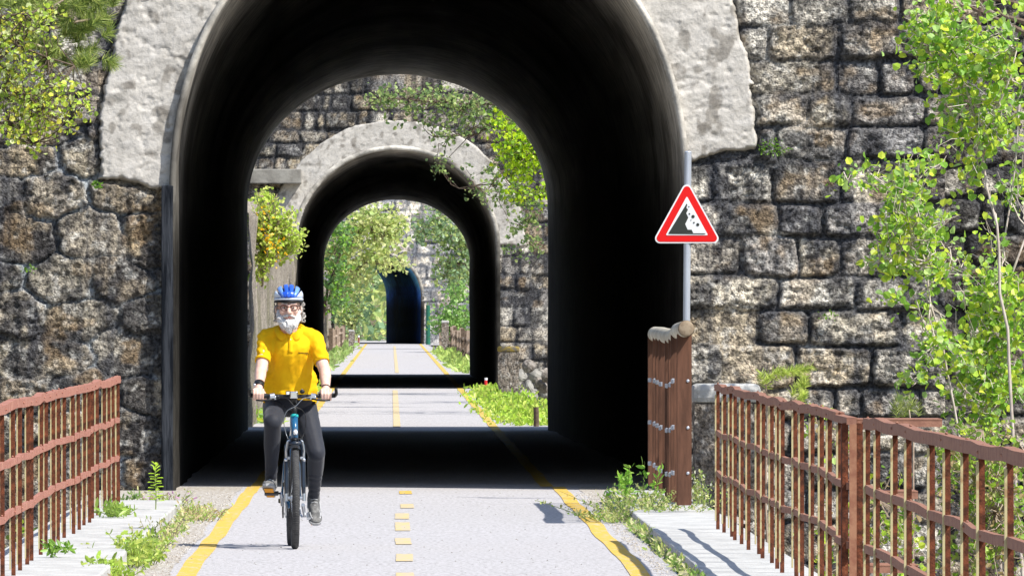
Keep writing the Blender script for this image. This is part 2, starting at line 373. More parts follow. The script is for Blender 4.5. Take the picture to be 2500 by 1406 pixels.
def grid_relief(name, xs, zs, Y, hc, keep, mt, parent, face=-1, snap=None):
    X, Z = np.meshgrid(xs, zs); X0, Z0 = X, Z
    if snap:
        cx, hw, sp, b_ = snap; t = np.sqrt(((X-cx)/hw)**2+(np.maximum(Z-sp, 0)/b_)**2)+1e-6; wv = 1+.006*(fbm(X*4, Z*4, 3, 88)-.5)*2; k_ = t < wv
        X = np.where(k_, cx+(X-cx)/t*wv, X); Z = np.where(k_ & (Z > sp), sp+(Z-sp)/t*wv, Z)
    h, C = hc(X, Z)
    n, m = len(xs), len(zs); V = np.stack([X, Y+face*h, Z], -1).reshape(-1, 3); C = C.reshape(-1, 3)
    i, j = np.meshgrid(np.arange(n-1), np.arange(m-1)); a = (j*n+i)
    xc = (X0[:-1, :-1]+X0[1:, 1:])/2; zc = (Z0[:-1, :-1]+Z0[1:, 1:])/2
    k = keep(xc, zc); a = a[k]
    F = np.stack([a, a+1, a+n+1, a+n], 1) if face < 0 else np.stack([a, a+n, a+n+1, a+1], 1)
    u, inv = np.unique(F, return_inverse=True)
    return fm(name, V[u], inv.reshape(-1, 4), mt, parent, col=C[u], smooth=True)
def axis(lo, a, b, hi, fine, coarse):
    return np.concatenate([np.arange(lo, a, coarse), np.arange(a, b, fine), np.arange(b, hi+coarse, coarse)])
def inside(X, Z, cx, hw, sp, b, off=0):
    t = ((X-cx)/(hw+off))**2+(np.maximum(Z-sp, 0)/(b+off))**2
    return t < 1
TUN = {1: [(110, .34, 2.27, 2.78, 2.65), (122, .30, 2.24, 2.82, 2.45), (167, .09, 2.04, 3.04, 1.78)],
       2: [(253, .11, 2.05, 2.94, 1.98), (310, .14, 1.84, 2.84, 1.57)],
       3: [(600, -.66, 2.10, 2.35, 2.05), (609, -1.0, 2.1, 2.35, 2.05), (618, -1.6, 2.1, 2.35, 2.0), (626, -2.35, 2.1, 2.35, 2.0)]}
# ---- first portal
def plaster1(X, Z):
    n = fbm(X*1.5, Z*1.5, 3, 77); blk = np.where(X > 0, .12, .03)*(vn(np.floor(Z/.33)*1.7, X*0+3+(X > 0)*5, 5)-.5)
    e = .03*(fbm(X*6, Z*6, 3, 78)-.5)*2+.02*(fbm(X*22, Z*22, 3, 79)-.5)*2
    ow = 2.97+blk+e; bo = 3.72+blk
    t = np.sqrt(((X-.34)/ow)**2+(np.maximum(Z-2.9, 0)/bo)**2)
    dout = (1-t)*ow
    zb = np.where(X < .3, 2.72+.05*np.sin(X*7)+e, 2.98+.06*np.sin(X*4+1)+e)
    return np.minimum(dout, Z-zb)
def wall1(X, Z):
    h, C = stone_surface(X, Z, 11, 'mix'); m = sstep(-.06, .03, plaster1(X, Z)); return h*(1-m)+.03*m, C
w1 = empty('portal_wall', (0, 110, 0), label='tall dark rough stone wall with the big first arched opening behind the cyclist', cat='wall')
w1.location = (0, 0, 0)
o1 = TUN[1][0][1:]
fxs = axis(-14, -3.9, 4.96, 4.96, .0155, .12); fxs = fxs[fxs < 4.97]; fzs = axis(-8, -1.2, 4.7, 7.4, .0155, .12)
def keep1(X, Z): return ~((X > o1[0]-o1[1]-.05) & (X < o1[0]+o1[1]+.05) & (Z < o1[2]) & (Z > -.25)) & ~(inside(X, Z, *o1, off=.05) & (Z >= o1[2]))
grid_relief('masonry', fxs, fzs, 110.12, wall1, keep1, M['stone'], w1)
# recessed return of the wall at the right
grid_relief('recessed_masonry', axis(4.7, 4.7, 6.4, 14, .02, .12), fzs[::1], 112.2, lambda X, Z: (lambda q: (q[0], q[1]*.8))(stone_surface(X, Z, 29, 'r')), lambda X, Z: X > -99, M['stone'], w1)
b = MB(); b.box((4.93, 111.2, -.3), (.05, 2.2, 15.4)); b.build('wall_corner', M['deck'], w1)
def plaster_hc(X, Z, dist, seed):
    d = dist(X, Z); s = sstep(-.01, .035, d)
    trowel = fbm(X*2.2+Z*1.2, Z*9-X*3, 5, seed); fine = fbm(X*16, Z*20, 4, seed+1)
    h = s*(.115+.020*trowel+.013*fine-.009*sstep(.64, .72, fbm(X*9, Z*12, 3, seed+8)))-.08*(1-s)
    C = np.array([.52, .50, .47])*(.86+.28*fbm(X*1.7, Z*1.7, 4, seed+2))[..., None]
    sp_ = fbm(X*4.5, Z*4.0, 3, seed+3); m = sstep(.64, .71, sp_)*.6+sstep(.70, .77, fbm(X*10, Z*8, 2, seed+4))*.6
    m = np.clip(m, 0, .8)
    C = C*(1-m[..., None])+np.array([.15, .135, .115])*m[..., None]
    lt = sstep(.60, .7, fbm(X*6, Z*10, 4, seed+6))*.3; C = C*(1-lt[..., None])+np.array([.56, .55, .54])*lt[..., None]
    ck = (1-sstep(.0, .012, np.abs(fbm(X*1.3, Z*2.2, 4, seed+9)-.5)))*.35; C = C*(1-ck[..., None])+np.array([.20, .18, .16])*ck[..., None]
    run = sstep(.58, .70, fbm(X*7, Z*.9, 4, seed+10))*.22; C = C*(1-run[..., None])+np.array([.28, .27, .25])*run[..., None]
    edge = (1-sstep(.0, .05, d))*.5; C = C*(1-edge[..., None])+np.array([.30, .28, .24])*edge[..., None]
    return h, C
pxs = np.arange(-2.9, 3.6, .0135); pzs = np.arange(2.5, 6.8, .0135)
grid_relief('plaster_band', pxs, pzs, 110.12, lambda X, Z: plaster_hc(X, Z, plaster1, 61),
            lambda X, Z: (plaster1(X, Z) > -.03) & ~inside(X, Z, *o1, off=.0), M['plaster'], w1, snap=o1)
# pale fallen render patch low on the left
def patch(cx, cz, rx, rz, sd):
    return lambda X, Z: (1-np.sqrt(((X-cx)/rx)**2+((Z-cz)/rz)**2)-.35*(fbm(X*5, Z*5, 3, sd)-.5)*2)*min(rx, rz)

# ---- linings
def lining(name, secs, parent, rim=.13, front=.06, deep=True, seed=1, blue_shade=False):
    secs = sorted(secs); ys = []
    y = secs[0][0]
    while y < secs[-1][0]:
        ys.append(y); e = min(y-secs[0][0], secs[-1][0]-y); y += .25 if e < 3 else (.6 if e < 9 else 1.5)
    ys.append(secs[-1][0]); ys = np.array(ys)
    A = np.array(secs); par = np.stack([np.interp(ys, A[:, 0], A[:, i]) for i in range(1, 5)], 1)
    nv, na = 26, 90
    side = np.linspace(-.3, 0, nv+1)[:-1]
    rows = []; cols = []
    def ring(p, off, yy, depth):
        cx, hw, sp, b = p; hw = hw+off; b = b+off
        z = np.linspace(-.3, sp, nv, endpoint=False); t = np.linspace(math.pi, 0, na)
        x = np.concatenate([np.full(nv, cx-hw), cx+hw*np.cos(t), np.full(nv, cx+hw)])
        zz = np.concatenate([z, sp+b*np.sin(t), z[::-1]])
        s = np.arange(len(x))*.09
        n = (fbm(s, np.full(len(s), yy*.8), 4, seed)-.5)*2+1.0*(fbm(s*.3, np.full(len(s), yy*.25), 2, seed+4)-.5)
        nx = (x-cx)/hw; nz = np.clip((zz-sp)/b, 0, 1); k = .022*n
        x = x-nx*k; zz = np.where(zz > sp, zz-nz*k, zz)
        V = np.stack([x, np.full(len(x), yy), zz], 1)
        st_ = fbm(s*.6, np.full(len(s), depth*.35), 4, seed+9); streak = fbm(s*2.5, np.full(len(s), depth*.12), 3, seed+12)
        depth_shade = sstep(6, 48, depth+12*(st_-.5)) if not blue_shade else np.full(len(x), .1)  # tunnel shade put into the lining colour, darker with depth
        c0 = np.array([.62, .59, .53])*(.5+.9*streak)[:, None]*(.05+.95*sstep(sp-.7, sp+1.1, zz))[:, None]  # walls below the springing darkened as well, shade painted in
        c = c0*(1-depth_shade[:, None])+np.array([.012, .012, .013])*depth_shade[:, None]
        if blue_shade: c = np.minimum(c*(np.array([.45, 1.25, 4.2]) if depth > .01 else np.array([.8, .8, .8])), .85)  # blue of skylit shade painted on the lining behind its rim
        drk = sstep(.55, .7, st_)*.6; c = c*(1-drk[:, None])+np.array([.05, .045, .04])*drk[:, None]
        return V, c
    for end in (0, 1):
        pass
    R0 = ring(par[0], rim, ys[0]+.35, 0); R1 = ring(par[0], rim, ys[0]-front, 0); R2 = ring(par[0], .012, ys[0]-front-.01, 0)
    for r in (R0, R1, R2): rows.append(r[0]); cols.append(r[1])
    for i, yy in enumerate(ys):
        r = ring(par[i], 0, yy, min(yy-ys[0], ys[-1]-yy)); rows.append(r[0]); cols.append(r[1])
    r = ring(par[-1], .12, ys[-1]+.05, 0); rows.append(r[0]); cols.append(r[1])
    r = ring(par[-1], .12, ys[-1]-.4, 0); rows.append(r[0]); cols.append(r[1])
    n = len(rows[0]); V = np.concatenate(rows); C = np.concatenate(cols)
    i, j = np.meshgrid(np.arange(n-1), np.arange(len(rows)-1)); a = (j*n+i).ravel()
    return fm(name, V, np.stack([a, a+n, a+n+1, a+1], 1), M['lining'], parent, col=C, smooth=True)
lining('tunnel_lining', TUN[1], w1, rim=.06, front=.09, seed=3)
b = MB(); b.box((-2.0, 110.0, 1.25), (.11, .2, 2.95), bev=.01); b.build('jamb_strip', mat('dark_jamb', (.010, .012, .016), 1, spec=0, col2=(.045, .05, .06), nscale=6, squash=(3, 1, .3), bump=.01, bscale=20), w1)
# plain back faces of the tunnels, outline of the opening cut out
def backwall(Y, o, parent, face=1):
    xs = axis(-12, -3, 3.5, 12, .06, .4); zs = axis(-8, -.3, 5.5, 7.3, .06, .4)
    def hc(X, Z):
        d, s = courses(X, Z, int(Y)); m = 1-sstep(.01, .05, d)
        C = np.full(X.shape+(3,), .2)*(.6+.8*fbm(X*3, Z*3, 3, 1))[..., None]; return (1-m)*.06, C
    grid_relief('rear_masonry', xs, zs, Y, hc, lambda X, Z: ~((abs(X-o[0]) < o[1]+.06) & (Z < o[2]) & (Z > -.3)) & ~(inside(X, Z, *o, off=.06) & (Z >= o[2])), M['stone'], parent, face)
backwall(166.95, TUN[1][-1][1:], w1)
# dark streaked smooth panel and pale flaking patch left of the opening
# ---- second portal
w2 = empty('portal_wall', label='second stone portal wall with pale plaster arch, seen through the first tunnel', cat='wall')
o2 = TUN[2][0][1:]
x2 = axis(-12, -3.0, 3.6, 12, .03, .2); z2 = axis(-6, -.5, 6.3, 7.4, .03, .2)
def keep2(X, Z): return ~((abs(X-o2[0]) < o2[1]+.06) & (Z < o2[2]) & (Z > -.25)) & ~(inside(X, Z, *o2, off=.06) & (Z >= o2[2]))
grid_relief('masonry', x2, z2, 253.12, lambda X, Z: (lambda q: (q[0]*.8, q[1]*np.where(Z > 3.9, .8, .95)[..., None]))(stone_surface(X, Z, 53, 'r')), keep2, M['stone'], w2)
def plaster2(X, Z):
    e = .03*(fbm(X*6, Z*6, 3, 98)-.5)*2; blk = .06*(vn(np.floor(Z/.33)*1.7, X*0+3+(X > 0)*5, 8)-.5)
    t = np.sqrt(((X-o2[0])/(2.70+blk))**2+(np.maximum(Z-2.9, 0)/(2.66))**2); dout = (1-t)*2.7+e
    return np.minimum(dout, Z-np.where(X < 0, 3.05, 2.93)-e)
grid_relief('plaster_band', np.arange(-2.9, 3.1, .025), np.arange(2.6, 5.9, .025), 253.12, lambda X, Z: plaster_hc(X, Z, plaster2, 81),
            lambda X, Z: (plaster2(X, Z) > -.03) & ~inside(X, Z, *o2, off=.0), M['plaster'], w2, snap=o2)
def plaster2b(X, Z):
    e = .05*(fbm(X*5, Z*5, 3, 99)-.5)*2
    return np.minimum(np.minimum(X+2.55+e+(3.05-Z)*-.35, -1.7-X), np.minimum(3.10-Z, Z-2.1))
grid_relief('plaster_patch', np.arange(-2.7, -1.6, .025), np.arange(2.0, 3.2, .025), 253.12, lambda X, Z: plaster_hc(X, Z, plaster2b, 83),
            lambda X, Z: (plaster2b(X, Z) > -.03) & ((X-o2[0]) < -o2[1]-.06), M['plaster'], w2)
b = MB(); p = PX(684, 431, 252.8); b.box((p.x-.12, 252.85, p.z), (1.12, .5, .30), bev=.02); b.build('projecting_ledge', M['deck'], w2)
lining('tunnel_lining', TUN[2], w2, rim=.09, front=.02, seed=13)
backwall(309.95, TUN[2][-1][1:], w2)
# ---- third portal
w3 = empty('portal_wall', label='third and farthest stone portal of the curving tunnel at the end of the path', cat='wall')
o3 = TUN[3][0][1:]
def keep3(X, Z): return ~((abs(X-o3[0]) < o3[1]+.08) & (Z < o3[2]) & (Z > -.3)) & ~(inside(X, Z, *o3, off=.08) & (Z >= o3[2]))
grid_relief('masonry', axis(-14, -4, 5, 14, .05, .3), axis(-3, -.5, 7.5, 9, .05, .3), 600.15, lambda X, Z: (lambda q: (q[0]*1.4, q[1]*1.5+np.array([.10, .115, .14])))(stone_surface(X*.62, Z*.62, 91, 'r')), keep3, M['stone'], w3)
lining('tunnel_lining', TUN[3], w3, rim=.16, front=.05, seed=23, blue_shade=True)
backwall(625.9, TUN[3][-1][1:], w3)

# ---- retaining wall left of the path between the tunnels
rw = empty('retaining_wall', label='tall streaked grey rock wall beside the path left of the second portal', cat='wall')
def rock_side(name, x0, y0, y1, z1, seed, parent, tilt=.0, step=.35, amp=.5):
    ys = np.arange(y0, y1, step); zs = np.arange(-.2, z1, .07); Yg, Zg = np.meshgrid(ys, zs)
    n = fbm(Yg*.35, Zg*.6, 5, seed); n2 = np.abs(fbm(Yg*.9, Zg*1.1, 4, seed+3)-.5)*2
    X = x0+(n-.5)*amp-.10*n2-Zg*tilt
    top = z1-.5+.5*fbm(Yg*.2, Yg*0, 3, seed+7); X = X-np.clip(Zg-top, 0, 1)*2
    C = np.array([.34, .31, .27])*(.5+.9*fbm(Yg*1.3, Zg*.5, 4, seed+5))[..., None]
    g = sstep(.58, .68, fbm(Yg*.5, Zg*.8, 4, seed+6))*.4; C = C*(1-g[..., None])+np.array([.12, .13, .04])*g[..., None]
    N_ = len(ys); i, j = np.meshgrid(np.arange(N_-1), np.arange(len(zs)-1)); a = (j*N_+i).ravel()
    return fm(name, np.stack([X, Yg, Zg], -1).reshape(-1, 3), np.stack([a, a+1, a+N_+1, a+N_], 1), M['stone'], parent, col=C.reshape(-1, 3), smooth=True)
rock_side('rock_face', -1.93, 169, 252.5, 3.3, 5, rw, amp=.22)
rw2 = empty('retaining_wall', label='far grey rock wall at left between the second and third tunnels', cat='wall')
rock_side('rock_face', -2.35, 345, 470, 2.6, 15, rw2, step=.8)
# ================================================================= RAILINGS
def railing(label, X, ys, hts, mrail, side, seed, zb=.15, gh=.047, tall_ends=()):
    rnd = random.Random(seed)
    root = empty('bridge_railing', (X, ys[0], zb), label=label, cat='railing', group='rusty iron railings along the bridge')
    jx = [rnd.uniform(-.012, .012) for _ in ys]; jz = [rnd.uniform(-.010, .010) for _ in ys]
    hts_ = sorted(hts)
    for k, h in enumerate(hts):
        top = (k == 0)
        hh = gh if top else gh*.78; th = .045 if top else .026
        pts = []
        for i, y in enumerate(ys):
            pts.append((jx[i]+rnd.uniform(-.004, .004), y-ys[0], h+jz[i]+rnd.uniform(-.006, .006)))
            if i < len(ys)-1:
                ym = (y+ys[i+1])/2; pts.append((jx[i]*.5+jx[i+1]*.5+rnd.uniform(-.008, .008), ym-ys[0], h+(jz[i]+jz[i+1])/2+rnd.uniform(-.009, .005)))
        v = []; f = []
        for p in pts:
            q = .10*th
            v += [(p[0]-th/2, p[1], p[2]-hh/2), (p[0]+th/2, p[1], p[2]-hh/2), (p[0]+th/2, p[1], p[2]+hh/2), (p[0]-th/2, p[1], p[2]+hh/2)]
        for i in range(len(pts)-1):
            a = i*4
            for q in range(4): f.append((a+q, a+(q+1) % 4, a+4+(q+1) % 4, a+4+q))
        f += [(3, 2, 1, 0), (len(v)-4, len(v)-3, len(v)-2, len(v)-1)]
        b = MB(); b.add(v, f)
        for i, y in enumerate(ys):
            b.ell((jx[i]-side*th/2, y-ys[0], h+jz[i]), (.007, .009, .007), nu=6, nv=4)
            b.ell((jx[i], y-ys[0], h+jz[i]+hh/2), (.007, .009, .006), nu=6, nv=4)
        b.build('top_rail' if top else 'lower_rail', mrail, root)
    H = max(hts)
    for i, y in enumerate(ys):
        b = MB(); w = .024; t = .007; lean = rnd.uniform(-.008, .008); yj = rnd.uniform(-.22, .22) if 0 < i < len(ys)-1 else 0
        pts = [(0, 0), (w, 0), (w, t), (t, t), (t, w), (0, w)]
        z0, z1 = -.075, H-gh/2
        v = [(p[0]*1-w/2+jx[i]+lean, p[1]-.01, z0) for p in pts]+[(p[0]-w/2+jx[i], p[1]-.01, z1+jz[i]) for p in pts]
        n = 6; f = [tuple(range(n)), tuple(range(2*n-1, n-1, -1))]+[(q, q+n, (q+1) % n+n, (q+1) % n) for q in range(n)]
        b.add(v, f)
        o = b.build('post', M['rust'], root); o.location = (0, y-ys[0]+yj, 0)
        b = MB(); b.box((-w/2+jx[i]-.004, -.002, H/2-.02), (.008 if side < 0 else .010, .03, H-.05)); e = b.build('post_lit_edge', M['olive'], o)  # pale olive strip paints the sunlit edge of the post
    return root
ysL = [60+1.47*i for i in range(25)]+[96.0]
railing('rusty pink-railed iron railing left of the cyclist', -2.13, ysL, (.92, .61, .32), M['railrust'], -1, 4, gh=.05)
ysR = [62.2+1.42*i for i in range(17)]
rr = railing('brown rusty railing between the capped stone pillar and thick double post', 2.27, ysR, (.92, .60, .32), M['railbrown'], 1, 5)
ysR2 = [40+1.7*i for i in range(12)]
rn = railing('nearest length of brown rusty railing in the bottom right corner', 2.27, ysR2, (.92, .60, .32), M['railbrown'], 1, 6, gh=.052)
# thick double post with outriggers where the railing steps out
b = MB(); w = .075
b.box((2.240, 60.6, .57), (.030, .012, .96)); b.box((2.307, 60.5, .57), (.032, .012, .96)); b.box((2.228, 60.66, .57), (.012, .12, .94)); b.box((2.315, 60.66, .57), (.012, .12, .94))
o = b.build('railing_end_post', M['rust'])
b = MB(); b.box((2.273, 60.47, .57), (.036, .01, .95)); b.build('web_plate', mat('pale_rust', (.34, .17, .10), .8, col2=(.24, .10, .06), nscale=14), o); tag(o, 'thick rusty double post joining the two right railing lengths', 'post')
for z in (1.06, .74, .45):
    b = MB(); b.box((2.27, 61.4, z), (.05, 1.7, .036))
    b.build('link_rail', M['railbrown'], o)
for z, x1 in ((1.055, 2.72), (.70, 2.60), (.335, 2.60)):
    b = MB(); L = x1-2.30
    b.box((2.30+L/2, 60.9, z+.012), (L, .55, .006)); b.box((2.30+L/2, 60.63, z-.008), (L, .006, .034)); b.box((2.30+L/2, 61.17, z-.008), (L, .006, .034))
    b.build('outrigger_channel', M['railbrown'], o)

# ================================================================= WEATHERING STEEL SCREEN, PILLARS, SIGN
sc = empty('steel_fence', (2.20, 92, .15), label='narrow brown steel slat fence with thick round pale handrail at the tunnel mouth', cat='fence')
rnd = random.Random(3)
zs_ = []; yy = [0.0, 1.5, 3.0, 4.5, 6.0, 7.5, 9.0, 10.4]
for i, y in enumerate(yy):
    dx = [.0, -.012, .004, .01, -.006, .0, .01, .0][i]; dzz = [0, -.01, -.045, -.06, -.055, -.05, -.05, -.05][i]; zs_.append((dx, dzz))
    b = MB(); b.box((dx-.005, y, .64+dzz/2), (.105, .012, 1.28+dzz)); b.box((dx-.055, y+.03, .64+dzz/2), (.010, .06, 1.28+dzz)); b.box((dx+.045, y+.03, .64+dzz/2), (.010, .06, 1.28+dzz))
    p = b.build('post', M['corten'], sc)
    if i == 0:
        for z in (.24, .58, .93):
            q = MB(); q.ell((.022, -.008, z), (.012, .007, .012), nu=12, nv=6); q.build('bolt', M['galv'], p)
    # sheet slats between the posts
    if i:
        y0 = yy[i-1]
        for k in range(1, 4):
            yk = y0+(y-y0)*k/4; t = k/4; ddx = zs_[i-1][0]*(1-t)+dx*t+rnd.uniform(-.006, .006); ddz = zs_[i-1][1]*(1-t)+dzz*t
            s_ = MB(); s_.box((ddx-.0, yk, .63+ddz/2), (.085, .008, 1.24+ddz)); s_.build('slat', M['corten'], sc)
for z in (.24, .58, .93):
    for i in range(1, len(yy)):
        b = MB(); b.box((zs_[i][0]-.058-.004, yy[i]-.5, z+zs_[i][1]), (.012, .35, .03)); b.box((zs_[i][0]-.035, yy[i]-.28, z+zs_[i][1]+rnd.uniform(-.005, .005)), (.05, .03, .034), bev=.004)
        b.build('fixing_clip', M['galv'], sc)
b = MB(); pts = [(zs_[i][0], yy[i]-(.35 if i == 0 else 0), 1.31+zs_[i][1]+(0.012 if i == 0 else 0)) for i in range(len(yy))]
b.tube(pts, .062, 20, caps=False); hr = b.build('handrail', M['log'], sc, smooth=True)
b = MB(); b.ell((pts[0][0], pts[0][1], pts[0][2]), (.0595, .012, .0595)); b.build('handrail_end', M['logend'], hr, smooth=True)
b = MB(); b.ell((pts[-1][0], pts[-1][1], pts[-1][2]), (.062, .05, .062)); b.build('handrail_end', M['log'], hr, smooth=True)

def pillar(name, label, x, y, z0, w, d, h, caph, seed, capmat, lichen=None, mt=None):
    root = empty(name, (x, y, z0), label=label, cat='pillar')
    n = 40; xs = np.linspace(-w/2, w/2, n)
    # rough shaft as a displaced box
    bm = bmesh.new(); bmesh.ops.create_cube(bm, size=1); bmesh.ops.subdivide_edges(bm, edges=bm.edges[:], cuts=22, use_grid_fill=True)
    me = bpy.data.meshes.new('shaft')
    for v in bm.verts: v.co = Vector((v.co.x*w, v.co.y*d, (v.co.z+.5)*(h-caph)))
    bm.to_mesh(me); bm.free(); nv = len(me.vertices); co = np.empty(nv*3, np.float32); me.vertices.foreach_get('co', co); co = co.reshape(-1, 3)
    q = fbm(co[:, 0]*16+seed, co[:, 2]*16+co[:, 1]*13, 4, seed); co[:, 0] *= .93+.14*q; co[:, 1] *= .93+.16*q; me.vertices.foreach_set('co', co.ravel())
    a = me.color_attributes.new('Col', 'FLOAT_COLOR', 'POINT'); c = np.ones((nv, 4), np.float32)
    k = fbm(co[:, 0]*20+co[:, 1]*17, co[:, 2]*20, 4, seed+1); c[:, :3] = np.array([.24, .21, .18])*(.45+1.1*k)[:, None]
    s2 = sstep(.58, .66, fbm(co[:, 0]*28+co[:, 1]*9, co[:, 2]*28, 3, seed+2)); c[:, :3] = c[:, :3]*(1-s2[:, None]*.7)+np.array([.5, .48, .45])*s2[:, None]*.7
    a.data.foreach_set('color', c.ravel()); me.update(); link('shaft', me, M['stone'], root)
    b = MB(); b.box((0, 0, h-caph/2), (w*1.08, d*1.08, caph), bev=min(.05, caph*.3)); b.build('cap', capmat, root)
    return root
pillar('stone_pillar', 'squat stone end pillar with rounded pale concrete cap behind the right railing', 2.64, 97.0, 0, .50, .6, 1.03, .155, 3, M['concrete'])
lichen = mat('lichen_cap', (.30, .22, .05), .95, col2=(.16, .14, .11), nscale=12, nrange=(.5, .6), bump=.01, bscale=30)
pillar('stone_pillar', 'rough stone pillar with mustard lichen on its top, right of the second tunnel', 2.08, 218, 0, .36, .4, .98, .10, 8, lichen)
pillar('stone_pillar', 'slim pale-topped pillar at right of the path, seen through the second tunnel', 1.95, 444, 0, .26, .3, 1.27, .10, 9, M['concrete'])
pillar('stone_pillar', 'slim grey pillar at left of the path near the farthest tunnel', -1.75, 545, 0, .28, .3, 1.15, .10, 10, M['concrete'])
pillar('stone_pillar', 'short pale pillar at left of the path, nearer than the slim grey one', -1.62, 500, 0, .22, .3, .85, .08, 12, M['concrete'])

# falling rocks sign
Ys = 104.0; sx = Ys/FPX
sg = empty('warning_sign', (PX(1675, 790, Ys).x, Ys, .0), label='red-bordered falling rocks triangle on a grey steel pole by the tunnel mouth', cat='sign')
pt = PX(1680, 372, Ys)
b = MB(); b.tube([(-.008, .03, 0), (pt.x-sg.location.x, .03, pt.z)], .030, 16); pole = b.build('pole', M['galv'], sg, smooth=False)
b = MB(); b.ell((pt.x-sg.location.x, .03, pt.z), (.031, .031, .012)); b.build('pole_cap', M['galv'], pole, smooth=True)
def rtri(cx, cz, w, h, r, n=8):                       # rounded triangle, apex up
    P = [Vector((cx-w/2, cz)), Vector((cx+w/2, cz)), Vector((cx, cz+h))]; out = []
    c = (P[0]+P[1]+P[2])/3
    for i, p in enumerate(P):
        a = (P[i-1]-p).normalized(); q = (P[(i+1) % 3]-p).normalized(); bis = (a+q).normalized(); ha = math.acos(max(-1, min(1, a.dot(q))))/2
        if r <= 0: out.append(tuple(p)); continue
        cc = p+bis*(r/math.sin(ha)); s0 = p+a*(r/math.tan(ha)); s1 = p+q*(r/math.tan(ha))
        a0 = math.atan2(s0.y-cc.y, s0.x-cc.x); a1 = math.atan2(s1.y-cc.y, s1.x-cc.x)
        while a1 < a0: a1 += 2*math.pi
        for k in range(n+1):
            t = a0+(a1-a0)*k/n; out.append((cc.x+r*math.cos(t), cc.y+r*math.sin(t)))
    return out
def sp(px, py): q = PX(px, py, Ys); return (q.x-sg.location.x, q.z)
c0 = sp(1677, 594); wT = 172*sx; hT = 156*sx
def tri_mesh(name, inset, r, y0, y1, m, parent, grow=0):
    k = inset*sx; wi = wT-2*k*1.75; hi = hT-k*3.1
    b = MB(); b.prism(rtri(c0[0], c0[1]+k, wi, hi, r*sx), y0, y1); return b.build(name, m, parent)
pl = tri_mesh('plate', 0, 12, -.002, .002, M['white'], sg)
tri_mesh('red_border', 3.5, 9, -.0045, -.0022, M['red'], pl)
tri_mesh('white_field', 19.5, 2, -.0075, -.0048, M['white'], pl)
# black cliff with stones
zo = lambda x, y: sp(1550+x/2.343, 350+y/2.343)
b = MB(); b.prism([zo(193, 513), zo(405, 515), zo(400, 520), zo(193, 516)][:3]+[zo(193, 518)], -.0105, -.0078)
cl = [(193, 513), (296, 345), (300, 352), (295, 370), (304, 380), (294, 400), (306, 425), (288, 462), (302, 494), (325, 494), (334, 513)]
b.prism([zo(*p) for p in cl], -.0105, -.0078)
b.build('cliff_symbol', M['black'], pl)
for x, y, r in ((333, 419, 10), (360, 465, 9.5), (312, 404, 5), (338, 454, 5), (309, 363, 4), (321, 440, 3)):
    b = MB(); c = zo(x, y); rr_ = r/2.343*sx
    b.prism([(c[0]+rr_*math.cos(a*math.pi/3.5+.3), c[1]+rr_*math.sin(a*math.pi/3.5+.3)) for a in range(7)], -.0105, -.0078); b.build('rock_symbol', M['black'], pl)
for py in (500, 570):
    c = sp(1677, py); b = MB(); b.box((c[0]-.0, .035, c[1]), (.075, .075, .035), bev=.01); b.build('bracket', M['galv'], sg)
b = MB(); b.box((c0[0], .004, c0[1]+.06), (.3, .006, .03)); b.build('stiffener', M['galv'], sg)

# small things along the path further in
def post(name, label, x, y, h, w, m, cat='post', capm=None, z0=0, group=None):
    b = MB(); b.tube([(0, 0, 0), (0, 0, h*.5), (random.uniform(-.01, .01), 0, h)], [w/2, w/2*.95, w/2*.9], 10); o = b.build(name, m); o.location = (x, y, z0); tag(o, label, cat, group)
    if capm:
        b = MB(); b.tube([(0, 0, h), (0, 0, h*1.25)], w/2*.93, 10); b.build('top_band', capm, o)
    return o
redp = mat('marker_red', (.6, .03, .03), .5); greenp = mat('green_paint', (.02, .14, .09), .6)
post('wooden_post', 'short black stump of a post in the grass by the first tunnel exit', 2.02, 171, .27, .08, M['bark'])
post('marker_post', 'tiny red and white marker post at the foot of the second tunnel', 1.93, 250, .2, .07, redp, cat='marker', capm=M['white'])
post('marker_post', 'small dull red reflector post near the farthest tunnel at left', -1.5, 566, .40, .10, mat('dull_red', (.28, .10, .08), .7), cat='marker', capm=M['white'])
post('green_post', 'dark green upright post right of the farthest tunnel', 1.78, 592, 1.9, .22, greenp)
# old timber railings in the far gap
def far_fence(label, x, y0, y1, n, seed, h=.95):
    rnd = random.Random(seed); root = empty('timber_fence', (x, y0, 0), label=label, cat='fence', group='old timber fences beside the far stretch of path')
    for i in range(n):
        y = (y1-y0)*i/(n-1); b = MB(); hh = h*rnd.uniform(.9, 1.12)
        b.box((rnd.uniform(-.04, .04), y, hh/2), (.13, .13, hh)); b.build('post', M['twig'] if i % 3 else M['bark'], root)
    for z in (.4, .78):
        b = MB(); b.tube([(rnd.uniform(-.05, .05), (y1-y0)*i/(n-1), z*h+rnd.uniform(-.03, .03)) for i in range(n)], .05, 6); b.build('rail', M['twig'], root)
    return root
far_fence('grey timber fence at right of the far path, behind the slim pale-topped pillar', 2.35, 340, 585, 40, 1)
far_fence('grey timber fence at left of the far path before the last tunnel', -2.0, 400, 560, 26, 2)
